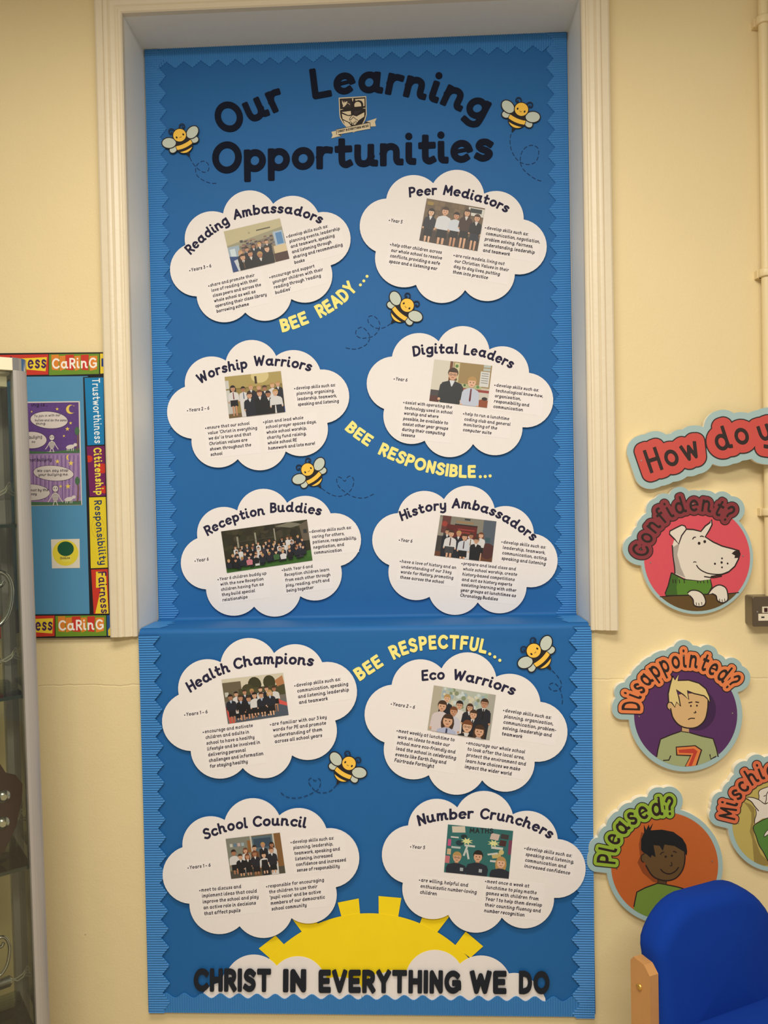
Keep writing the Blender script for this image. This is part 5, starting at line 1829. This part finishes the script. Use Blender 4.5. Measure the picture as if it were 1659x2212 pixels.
b = MB()
b.plate(z([(567, 362), (712, 352), (748, 1985), (612, 1985)]), yt, .0010, M_BORD)
tile(b, [(577, 367), (706, 364), (712, 822), (597, 828)], (24, 122, 176))
bword(b, 'Trustworthiness', [(628, 372), (636, 600), (645, 815)], 54, .15, (232, 236, 238))
tile(b, [(592, 835), (715, 832), (722, 1172), (612, 1178)], (110, 34, 88))
for cx_, cy_, r1 in ((608, 920, 24), (700, 985, 34), (712, 1130, 26)):
    b.plate(clip(z(ell(cx_, cy_, r1, r1)), z([(592, 835), (715, 832), (722, 1172), (612, 1178)])), yt - .0002, 0, mat(RED, .5, noise=.03, nscale=40))
bword(b, 'Citizenship', [(636, 846), (646, 1000), (654, 1168)], 56, .2, (232, 214, 70))
tile(b, [(608, 1184), (722, 1180), (736, 1662), (620, 1667)], (222, 198, 44))
b.line(z(ell(668, 1390, 42, 70, n=20)), 1.6, yt - .0002, mat((206, 176, 40), .5))
b.line(z(ell(668, 1390, 22, 38, n=20)), 1.6, yt - .0002, mat((206, 176, 40), .5))
bword(b, 'Responsibility', [(642, 1206), (658, 1420), (680, 1645)], 52, .16, (34, 52, 96))
tile(b, [(622, 1676), (736, 1672), (742, 1976), (640, 1979)], RED)
tile(b, [(655, 1690), (722, 1690), (742, 1976), (650, 1976), (690, 1800), (655, 1800)], YLW, 2)
bword(b, 'Fairness', [(668, 1692), (676, 1830), (690, 1976)], 58, .17, PUR)
tag(b.obj('border_strip'), 'black border strip reading Trustworthiness Citizenship Responsibility down the side of the sky blue board', 'border strip', 'word borders of the sky blue board')

b = MB()
yt -= .0012
b.plate(z([(-420, 1988), (746, 1978), (757, 2138), (-420, 2152)]), yt, .0010, M_BORD)
tile(b, [(-60, 1996), (373, 1990), (373, 2130), (-60, 2146)], RED)
tile(b, [(160, 2016), (362, 2008), (357, 2112), (180, 2100)], YLW, 2)
bword(b, 'Fairness', [(40, 2098), (358, 2092)], 86, .17, PUR)
caring(b, [(378, 1992), (724, 1988), (727, 2128), (380, 2134)], [(395, 445), (447, 490), (490, 550), (552, 592), (596, 648), (652, 712)], 2088)
bword(b, 'CaRinG', [(400, 2094), (708, 2086)], 72, .17, (240, 232, 222))
tile(b, [(730, 1988), (757, 1986), (757, 2126), (733, 2130)], (40, 84, 140))
tile(b, [(738, 2090), (757, 2060), (757, 2126), (740, 2128)], YLW, 2)
tag(b.obj('border_strip'), 'black border strip with a green Caring tile along the bottom of the sky blue board', 'border strip', 'word borders of the sky blue board')

# child's drawing
yd = yb - .0008
M_PAP = mat((206, 196, 190), .7, 'drawing_paper')
M_FELT = mat((40, 30, 52), .7, 'felt_pen', noise=0.0)
M_PURP = mat((92, 62, 124), .7, 'purple_crayon', noise=.22, nscale=120)
M_LILAC = mat((146, 116, 160), .7, 'lilac_crayon', noise=.22, nscale=90)
M_STAR = mat((226, 196, 92), .7, 'yellow_crayon')
M_GRS = mat((70, 104, 74), .7, 'green_crayon', noise=.2, nscale=150)
t = thing('child_drawing', "child's purple crayon drawing with speech bubbles and skeletons on the sky blue board", 'drawing', (*at(120, 980, yd)[:1], yd, at(120, 980, yd)[1]))
b = MB()
b.plate(z([(50, 532), (545, 526), (560, 1236), (60, 1244)]), yd, .0006, M_PAP)
b.plate(z([(60, 540), (536, 534), (543, 862), (60, 880)]), yd - .0001, 0, M_PURP)
b.plate(z([(62, 885), (545, 880), (553, 1222), (64, 1228)]), yd - .0001, 0, M_LILAC)
b.plate(z([(62, 862), (350, 872), (543, 848), (545, 880), (62, 888)]), yd - .0002, 0, M_GRS)
b.plate(z([(64, 1210), (350, 1216), (553, 1206), (555, 1234), (64, 1240)]), yd - .0002, 0, M_GRS)
for i in range(34):
    x = 70 + 14 * i
    b.line(z([(x, 895), (x + random.uniform(-8, 8), 1200)]), 1.0, yd - .00015, M_PURP if i % 2 else mat((176, 150, 184), .7))
for P in (ell(335, 655, 128, 58, 4), ell(215, 792, 104, 58, 0), ell(365, 1018, 138, 52, 4), ell(205, 1148, 136, 56, 2)):
    b.plate(z(P), yd - .0003, 0, M_PAP)
    b.line(z(P + [P[0]]), .7, yd - .0004, M_FELT, spline=False)
mo = ell(480, 582, 30, 31, n=24, a0=-60, a1=250)
b.plate(z(ell(482, 582, 31, 31, n=24, a0=40, a1=320) + ell(494, 580, 24, 26, n=20, a0=310, a1=50)), yd - .0003, 0, M_STAR)
b.plate(z(ell(466, 910, 13, 18, n=16, a0=60, a1=300) + ell(472, 910, 9, 16, n=12, a0=290, a1=70)), yd - .0003, 0, M_STAR)
for sx_, sy_, r1 in ((390, 580, 12), (482, 676, 12), (460, 716, 16), (436, 764, 10), (216, 598, 8), (392, 938, 17), (484, 950, 20), (464, 1108, 20), (414, 1108, 12)):
    b.plate(z([(sx_ + (r1 if i % 2 else r1 * .4) * math.sin(i * math.pi / 5), sy_ + (r1 if i % 2 else r1 * .4) * math.cos(i * math.pi / 5)) for i in range(10)]), yd - .0003, 0, M_STAR)
for hx, hy, s_ in ((354, 775, 1.0), (378, 1124, 1.15)):
    b.plate(z(ell(hx, hy, 18 * s_, 20 * s_)), yd - .0003, 0, M_PAP)
    b.line(z(ell(hx, hy, 18 * s_, 20 * s_) + [(hx + 18 * s_, hy)]), .9, yd - .0004, M_FELT, spline=False)
    b.plate(z(ell(hx, hy + 50 * s_, 18 * s_, 28 * s_)), yd - .0003, 0, M_PAP)
    for i in range(5):
        b.line(z([(hx - 16 * s_, hy + (32 + 9 * i) * s_), (hx + 16 * s_, hy + (34 + 9 * i) * s_)]), .8, yd - .0004, M_FELT)
    for s in (-1, 1):
        b.line(z([(hx + s * 14 * s_, hy + 30 * s_), (hx + s * 30 * s_, hy + 60 * s_), (hx + s * 44 * s_, hy + 80 * s_)]), 1.6, yd - .0004, M_PAP)
        b.line(z([(hx + s * 6 * s_, hy + 76 * s_), (hx + s * 14 * s_, hy + 100 * s_)]), 1.6, yd - .0004, M_PAP)
        b.plate(z(ell(hx + s * 7 * s_, hy - 3, 3, 4)), yd - .0004, 0, M_FELT)
for hx, hy in ((480, 838), (470, 1195)):
    b.plate(z(ell(hx, hy, 30, 14, -12)), yd - .0003, 0, M_PAP)
    b.plate(z(ell(hx + 34, hy - 14, 13, 11)), yd - .0003, 0, M_PAP)
    for dx in (-20, -8, 10, 22):
        b.line(z([(hx + dx, hy + 8), (hx + dx - 2, hy + 28)]), 1.4, yd - .0004, M_PAP)
for x_, y0_, y1_ in ((528, 720, 862), (530, 1060, 1215)):
    b.line(z([(x_, y0_), (x_ + 4, (y0_ + y1_) / 2), (x_ - 2, y1_)]), 3.0, yd - .0003, mat((110, 80, 66), .7))
    b.plate(z(ell(x_ - 2, y0_ + 10, 16, 28)), yd - .0004, 0, M_GRS)
for wd, pa, cp in (('ing is...', [(214, 562), (325, 560)], 24), ('To join in with our', [(232, 636), (412, 628)], 17), ('bullies and do the same', [(238, 664), (455, 664)], 17), ('thing.', [(244, 688), (312, 686)], 17),
                   ('bullying', [(200, 784), (286, 778)], 22), ('me', [(216, 810), (240, 810)], 14), ('not bullying', [(200, 938), (352, 934)], 22), ('We can say stop', [(252, 1010), (465, 1006)], 18), ('your bullying me.', [(262, 1036), (466, 1034)], 18),
                   ('not by the', [(210, 1142), (330, 1140)], 18), ('boy', [(206, 1168), (250, 1166)], 18)):
    for ch, gs in place_word(wd, z(pa), cp * z.s, .12, .9, 24, .1, .12):
        b.plates(gs, yd - .0005, 0, M_FELT)
b.obj('drawing_sheet', t)

b = MB()
yd = yb - .0006
b.plate(z([(348, 1470), (543, 1466), (545, 1665), (355, 1668)]), yd, .0005, mat((216, 208, 190), .6, 'white_card'))
b.plate(z(ell(447, 1562, 88, 88, n=40)), yd - .0001, 0, mat((222, 204, 60), .5, 'yellow_print'))
b.plate(z(ell(448, 1534, 56, 50, n=32)), yd - .0002, 0, mat((28, 84, 58), .5, 'dark_green_print'))
b.plate(z([(404, 1588), (486, 1584), (486, 1622), (430, 1624)]), yd - .0003, 0, mat((222, 210, 90), .5, 'light_yellow_print'))
for ch, gs in place_word('ChildLine', z([(410, 1606), (478, 1603)]), 17 * z.s, .2, .5, 26):
    b.plates(gs, yd - .0004, 0, M_SBLK)
tag(b.obj('helpline_card'), 'white square card with a yellow disc and dark green circle on the sky blue board', 'card')

# ================================================================== BLUE CHAIR
M_FAB = mat((11, 54, 146), 0.9, 'royal_blue_fabric', spec=0.15, noise=0.08, nscale=900, bump=0.25, bscale=1200)
M_WOOD = mat((196, 142, 84), 0.42, 'beech_wood', spec=0.4, noise=0.10, nscale=18)
M_BRASS = mat((214, 170, 84), 0.35, 'brass', metal=0.8, noise=0.0)
CA = math.radians(25)
CX, CY = 0.0, 0.0


def chair():
    # foot of the near post stands where the photo shows it
    q = at(1392, 2075, CHY)
    base = Vector((q[0], CHY, 0))
    u = Vector((math.cos(CA), math.sin(CA), 0))
    f = Vector((math.sin(CA), -math.cos(CA), 0))
    up = Vector((0, 0, 1))
    zt_ = q[1]
    W = CHW
    t = thing('lounge_chair', 'low royal blue fabric chair with beech posts in front of the Pleased sign', 'chair', base)
    pt = lambda x, y_, z_: base + u * x + f * y_ + up * z_
    # posts
    for i, s in enumerate((0, W)):
        bb = MB()
        x0_, x1_ = (s - .012, s + .012)
        pr_ = [(-.032, 0), (.030, 0), (.030, zt_ - .016), (.012, zt_), (-.022, zt_), (-.032, zt_ - .012)]
        n_ = len(pr_)
        vs_ = [pt(x0_, a, c) for a, c in pr_] + [pt(x1_, a, c) for a, c in pr_]
        bb.add(vs_, [tuple(range(n_)), tuple(range(n_, 2 * n_))[::-1]] + [(k, k + n_, (k + 1) % n_ + n_, (k + 1) % n_) for k in range(n_)], M_WOOD)
        po = bb.obj('rear_leg', t)
        bb = MB()
        sg = -1 if i == 0 else 1
        xx = x0_ if i == 0 else x1_
        c0 = pt(xx, -.003, zt_ - .058)
        bb.tube([c0, c0 + u * sg * .003, c0 + u * sg * .004], [.0075, .0070, .004], M_BRASS, n=14)
        bb.obj('screw_cap', po)
    # back cushion
    bb = MB()
    zc0, zc1 = zt_ - .20, CHT
    ww = (-.004 + .012, W - .012 + .004)
    cw, ch_ = (W - .024 + .0) / 2 + .0, (zc1 - zc0) / 2
    mx_, mz_ = W / 2, (zc0 + zc1) / 2
    TH = .085
    lean = .10

    def outline(inset):
        o_ = []
        a_, h_ = cw - inset, ch_ - inset
        rt, rb = max(.02, .115 - inset), max(.01, .03 - inset)
        for cx_, cz_, rr, a0_ in ((a_ - rt, h_ - rt, rt, 0), (-a_ + rt, h_ - rt, rt, 90), (-a_ + rb, -h_ + rb, rb, 180), (a_ - rb, -h_ + rb, rb, 270)):
            for k in range(11):
                an = math.radians(a0_ + 9 * k)
                x_, z_ = cx_ + rr * math.cos(an), cz_ + rr * math.sin(an)
                q_ = min(1, max(0, (z_ + mz_ - zt_ + .01) / .05))
                x_ *= 1 + .075 * q_ * q_ * (3 - 2 * q_)
                if z_ > 0:
                    z_ += .020 * (1 - (x_ / cw) ** 2) * (z_ / ch_)
                o_.append((x_, z_))
        return o_
    rings = []
    e = .030
    for k in range(0, 7):
        a = math.pi / 2 * k / 6
        rings.append((e * (1 - math.sin(a)), -TH / 2 + e - e * math.cos(a)))
    rings = rings + [(i_, -d_) for i_, d_ in rings[::-1]]
    rings = [(cw * .93, -TH / 2 - .004), (cw * .6, -TH / 2 - .004), (cw * .25, -TH / 2 - .002)] + rings + [(cw * .25, TH / 2 + .006), (cw * .6, TH / 2 + .010), (cw * .93, TH / 2 + .011)]
    vs_, fs_ = [], []
    n_ = 44
    for ins, d in rings:
        for x_, z_ in (outline(ins) if ins < cw * .2 else [(x * (1 - ins / cw), zz * (1 - ins / cw)) for x, zz in outline(e)]):
            vs_.append(pt(mx_ + x_, d + .005 - lean * z_, mz_ + z_))
    for k in range(len(rings) - 1):
        for i in range(n_):
            j = (i + 1) % n_
            fs_.append((k * n_ + i, k * n_ + j, (k + 1) * n_ + j, (k + 1) * n_ + i)[::-1])
    fs_.append(tuple(range(n_))); fs_.append(tuple((len(rings) - 1) * n_ + i for i in range(n_))[::-1])
    bb.add(vs_, fs_, M_FAB, True)
    bc = bb.obj('backrest', t)
    bb = MB()
    oo = outline(.0105)
    bb.tube([pt(mx_ + x_, TH / 2 - .011 + .005 - lean * z_, mz_ + z_) for x_, z_ in oo], .0018, mat((8, 38, 108), .9, 'blue_piping'), n=6, closed=True)
    bb.obj('seam', bc)
    # seat
    bb = MB()
    zs = zc0 + .073
    D = .50
    m_ = 10
    vs_, fs_ = [], []
    def rr(k):
        a = math.pi / 2 * k / 5
        return .035 * (1 - math.sin(a)), .035 * (1 - math.cos(a))
    levels = [(.0, -.11)] + [(0, -.035)] + [(.035 * (1 - math.cos(math.pi / 2 * k / 5)), -.035 + .035 * math.sin(math.pi / 2 * k / 5)) for k in range(1, 6)] + [(.07, .003), (.12, .005)]
    for ins, dz in levels:
        a_, b_ = W / 2 - .014 - ins, D / 2 - ins
        r0 = max(.012, .05 - ins)
        for cx_, cy_, a0_ in ((a_ - r0, b_ - r0, 0), (-a_ + r0, b_ - r0, 90), (-a_ + r0, -b_ + r0, 180), (a_ - r0, -b_ + r0, 270)):
            for k in range(6):
                an = math.radians(a0_ + 18 * k)
                vs_.append(pt(W / 2 + cx_ + r0 * math.cos(an), .035 + D / 2 + cy_ + r0 * math.sin(an), zs + dz))
    n_ = 24
    for k in range(len(levels) - 1):
        for i in range(n_):
            j = (i + 1) % n_
            fs_.append((k * n_ + i, k * n_ + j, (k + 1) * n_ + j, (k + 1) * n_ + i)[::-1])
    fs_.append(tuple((len(levels) - 1) * n_ + i for i in range(n_))[::-1]); fs_.append(tuple(range(n_)))
    bb.add(vs_, fs_, M_FAB, True)
    bb.obj('seat', t)
    # side rails and front legs
    for s in (0, W):
        bb = MB()
        for (a, b2, c, d) in ((.03, .52, zs - .15, zs - .10),):
            vs_ = [pt(s + dx, y_, z_) for dx in (-.012, .012) for y_ in (a, b2) for z_ in (c, d)]
            bb.add(vs_, [(0, 1, 3, 2), (4, 6, 7, 5), (0, 4, 5, 1), (2, 3, 7, 6), (0, 2, 6, 4), (1, 5, 7, 3)], M_WOOD)
        bb.obj('side_rail', t)
        bb = MB()
        vs_ = [pt(s + dx, y_, z_) for dx in (-.012, .012) for y_ in (.47, .53) for z_ in (0, zs - .09)]
        bb.add(vs_, [(0, 1, 3, 2), (4, 6, 7, 5), (0, 4, 5, 1), (2, 3, 7, 6), (0, 2, 6, 4), (1, 5, 7, 3)], M_WOOD)
        bb.obj('front_leg', t)


CHY, CHW, CHT = -.36, .37, .605
chair()

# ================================================================== GLASS TROPHY CABINET
M_ALU = mat((176, 170, 164), 0.42, 'satin_aluminium', metal=0.35, spec=0.5, noise=0.03, nscale=200)
M_CHR = mat((206, 204, 200), 0.12, 'polished_chrome', metal=0.95, noise=0.0)
M_CRM = mat((226, 214, 184), 0.4, 'cream_cabinet_rail')
M_SIL = mat((206, 206, 200), 0.2, 'silver', metal=0.9, noise=0.0)
M_DW = mat((70, 30, 26), 0.3, 'dark_varnished_wood', spec=0.5, noise=.2, nscale=30)


def glass(name, tint, rough=0.0):
    m = bpy.data.materials.new(name)
    m.use_nodes = True
    nt = m.node_tree
    nt.nodes.clear()
    o = nt.nodes.new('ShaderNodeOutputMaterial')
    tr = nt.nodes.new('ShaderNodeBsdfTransparent'); tr.inputs[0].default_value = (*tint, 1)
    gl_ = nt.nodes.new('ShaderNodeBsdfGlossy'); gl_.inputs['Roughness'].default_value = 0.03
    fr = nt.nodes.new('ShaderNodeFresnel'); fr.inputs[0].default_value = 1.5
    mx = nt.nodes.new('ShaderNodeMixShader')
    nt.links.new(fr.outputs[0], mx.inputs[0]); nt.links.new(tr.outputs[0], mx.inputs[1]); nt.links.new(gl_.outputs[0], mx.inputs[2])
    nt.links.new(mx.outputs[0], o.inputs[0])
    return m


M_GL = glass('greenish_cabinet_glass', (.93, .95, .90))
M_GS = glass('green_glass_shelf', (.80, .88, .82))
M_GE = mat((40, 58, 52), 0.15, 'dark_glass_edge', spec=.6, noise=0.0)
CBY, TH_ = -.34, math.radians(38)
cp = at(49, 800, CBY)
U = Vector((math.cos(TH_), math.sin(TH_), 0))
NB = Vector((-math.sin(TH_), math.cos(TH_), 0))        # towards the back
CW, CD = .80, .23
ctop = at(48, 776, CBY)[1]
B0 = Vector((cp[0], CBY, 0))
cpt = lambda a, d, z_: B0 - U * a + NB * d + Vector((0, 0, z_))
cab = thing('trophy_cabinet', 'tall glass trophy cabinet with aluminium posts at the left edge', 'cabinet', B0)


def cbox(bb, a0, a1, d0, d1, z0, z1, m):
    vs_ = [cpt(a, d, z_) for a in (a0, a1) for d in (d0, d1) for z_ in (z0, z1)]
    bb.add(vs_, [(0, 1, 3, 2)[::-1], (4, 6, 7, 5)[::-1], (0, 4, 5, 1)[::-1], (2, 3, 7, 6)[::-1], (0, 2, 6, 4)[::-1], (1, 5, 7, 3)[::-1]], m)


def post(a, d, sa, sd, name='post', r=.0175, m=None, z0=.06, z1=None):
    z1 = z1 or ctop - .028
    bb = MB()
    prof_ = []
    # rounded quarter towards (sa, sd), square inside
    for k in range(9):
        an = math.pi / 2 * k / 8
        prof_.append((a + sa * (-r + 2 * r * math.cos(an) * 1.0) if False else a + sa * r * (2 * math.cos(an) - 1), d + sd * r * (2 * math.sin(an) - 1)))
    prof_.append((a - sa * r, d - sd * r))
    n_ = len(prof_)
    vs_ = [cpt(p, q, z_) for z_ in (z0, z1) for p, q in prof_]
    fs_ = [(k, (k + 1) % n_, (k + 1) % n_ + n_, k + n_) for k in range(n_)]
    if sa * sd > 0:
        fs_ = [f_[::-1] for f_ in fs_]
    bb.add(vs_, fs_, m or M_ALU, False)
    bb.add(vs_, [tuple(range(n_)), tuple(range(n_, 2 * n_))], m or M_ALU)
    return bb.obj(name, cab)


post(0, 0, -1, -1); post(CW, 0, 1, -1); post(0, CD, -1, 1); post(CW, CD, 1, 1)
post(0, 0, -1, -1, 'corner_cap', .0178, M_CHR, ctop - .028, ctop)
post(CW, 0, 1, -1, 'corner_cap', .0178, M_CHR, ctop - .028, ctop)
b = MB(); cbox(b, .016, CW - .016, -.013, .013, ctop - .028, ctop, M_CRM); b.obj('top_rail', cab)
b = MB(); cbox(b, -.012, .012, .016, CD - .016, ctop - .028, ctop, M_CRM); b.obj('side_rail', cab)
b = MB(); cbox(b, .02, CW - .02, .012, CD, ctop - .006, ctop - .002, mat((150, 146, 136), .5, 'grey_panel')); b.obj('top_panel', cab)
b = MB(); cbox(b, .025, CW - .1, .016, .045, ctop - .062, ctop - .034, M_CRM); b.obj('light_box', cab)
b = MB(); cbox(b, 0, CW, 0, CD, .0, .06, M_ALU); b.obj('plinth', cab)
b = MB(); cbox(b, .017, CW - .017, -.003, .003, .06, ctop - .03, M_GL); b.obj('glass_door', cab)
b = MB(); cbox(b, -.003, .003, .017, CD - .017, .06, ctop - .03, M_GL); b.obj('glass_side', cab)
b = MB(); cbox(b, CW - .003, CW + .003, .017, CD - .017, .06, ctop - .03, M_GL); b.obj('glass_side', cab)
b = MB(); cbox(b, .017, CW - .017, CD - .004, CD + .002, .06, ctop - .03, M_GL); b.obj('glass_back', cab)
b = MB(); cbox(b, .012, .017, -.004, .004, .06, ctop - .03, M_BLK); b.obj('door_seal', cab)
shz = [at(60, py, CBY)[1] for py in (1135, 1503, 1871)]
shz.append(2 * shz[2] - shz[1])
for zz in shz:
    b = MB()
    cbox(b, .012, CW - .012, .010, CD - .01, zz - .004, zz + .004, M_GS)
    cbox(b, .012, CW - .012, .008, .010, zz - .004, zz + .004, M_GE)
    b.obj('glass_shelf', cab)
for zz, dz in zip(shz, (.075, .055, .045, .045)):
    b = MB()
    b.tube([cpt(.028, CD - .03, zz + dz), cpt(.035, CD - .03, zz + dz), cpt(CW - .05, CD - .03, zz + dz)], [.006, .0135, .0135], M_SIL, n=14)
    lt = b.obj('lamp_tube', cab)
    for o_ in (0, .008):
        b = MB()
        b.tube([tuple(p) for p in smooth([tuple(cpt(.05, CD - .03, zz + dz)), tuple(cpt(.035 - o_ / 2, CD - .035, zz + dz + .004 + o_)), tuple(cpt(.022, CD - .03, zz + dz + .022 + o_)), tuple(cpt(.012, CD - .02, zz + dz + .03))], 6)] if False else
               [cpt(.028, CD - .03, zz + dz), cpt(.018, CD - .04, zz + dz - .002 + o_), cpt(.006, CD - .045, zz + dz + .006 + o_), cpt(-.002, CD - .05, zz + dz + .024 + o_)], .0017, mat((226, 220, 200), .5, 'white_cable'), n=8)
        b.obj('cable', lt)


# trophies standing on the shelves
def cup(a, d, zz, s, label, handle=True):
    c = cpt(a, d, zz + .004)
    t_ = thing('trophy_cup', label, 'trophy', c, 'trophies in the glass cabinet')
    bb = MB()
    bb.lathe(tuple(c), [(0, 0), (.045 * s, 0), (.045 * s, .022 * s), (.040 * s, .026 * s), (0, .026 * s)], M_DW)
    bb.obj('plinth', t_)
    bb = MB()
    bb.lathe(tuple(c), [(0, .026 * s), (.030 * s, .027 * s), (.028 * s, .033 * s), (.010 * s, .045 * s), (.008 * s, .070 * s), (.014 * s, .076 * s), (.010 * s, .082 * s), (.024 * s, .095 * s), (.038 * s, .125 * s), (.042 * s, .165 * s), (.047 * s, .185 * s), (.045 * s, .185 * s), (.039 * s, .165 * s), (.034 * s, .125 * s), (0, .10 * s)], M_SIL)
    bb.obj('bowl', t_)
    if handle:
        for sg in (-1, 1):
            bb = MB()
            ptsr = [(.036, .120), (.052, .118), (.066, .135), (.073, .160), (.074, .185), (.067, .205), (.055, .212), (.047, .204), (.047, .192), (.056, .188), (.061, .196)]
            P_ = smooth([(p[0] * s, p[1] * s) for p in ptsr], 5)
            bb.tube([Vector(c) - U * sg * p[0] + Vector((0, 0, p[1])) for p in P_], .0042 * s, M_SIL, n=8)
            bb.obj('handle', t_)


cup(.115, .09, shz[1], 1.32, 'silver trophy cup with scrolled handles on the shelf below eye level')
cup(.125, .08, shz[0], .9, 'small silver trophy cup on the top glass shelf')
cup(.13, .10, shz[2] - 0, .0001 + 1.0, 'silver trophy cup on the shelf behind the wooden shield') if False else None
cup(.118, .11, shz[3], .95, 'silver trophy cup on the lowest visible glass shelf')
# wooden shield with silver bosses, leaning on the shelf
zz = shz[2] + .004
c = cpt(.032, .07, zz)
t_ = thing('shield_trophy', 'dark wooden shield with silver bosses standing on a glass shelf', 'trophy', c, 'trophies in the glass cabinet')
S_ = [(0, 0), (.030, .02), (.058, .07), (.074, .13), (.078, .165), (.066, .185), (.045, .195), (.030, .225), (0, .235)]
S_ = S_ + [(-x, z_) for x, z_ in S_[1:-1]][::-1]
b = MB()
n_ = len(S_)
vs_ = [c - U * (x + .055) + NB * (dd + .12 * z_) + Vector((0, 0, z_)) for dd in (0, .014) for x, z_ in S_]
b.add(vs_, [tuple(range(n_)), tuple(range(n_, 2 * n_))[::-1]] + [(k, k + n_, (k + 1) % n_ + n_, (k + 1) % n_) for k in range(n_)], M_DW)
b.obj('wooden_plaque', t_)
for x, z_ in ((-.035, .145), (-.030, .085), (0, .04), (.03, .085), (.035, .145), (0, .12)):
    b = MB()
    p0 = c - U * (x + .055) + NB * (.12 * z_) + Vector((0, 0, z_))
    b.tube([p0, p0 - NB * .003, p0 - NB * .006], [.016, .014, .007], M_SIL, n=16)
    b.obj('silver_boss', t_)

# the cabinet stands a touch out of plumb with everything in it
for o_ in [o for o in SC.objects if o.parent is None and o.get('category') in ('cabinet', 'trophy')]:
    piv = Vector((B0.x, B0.y, 1.1))
    Rm = Matrix.Translation(piv) @ Matrix.Rotation(math.radians(-0.55), 4, 'Y') @ Matrix.Translation(-piv)
    o_.matrix_world = Rm @ Matrix.Translation(o_.location)
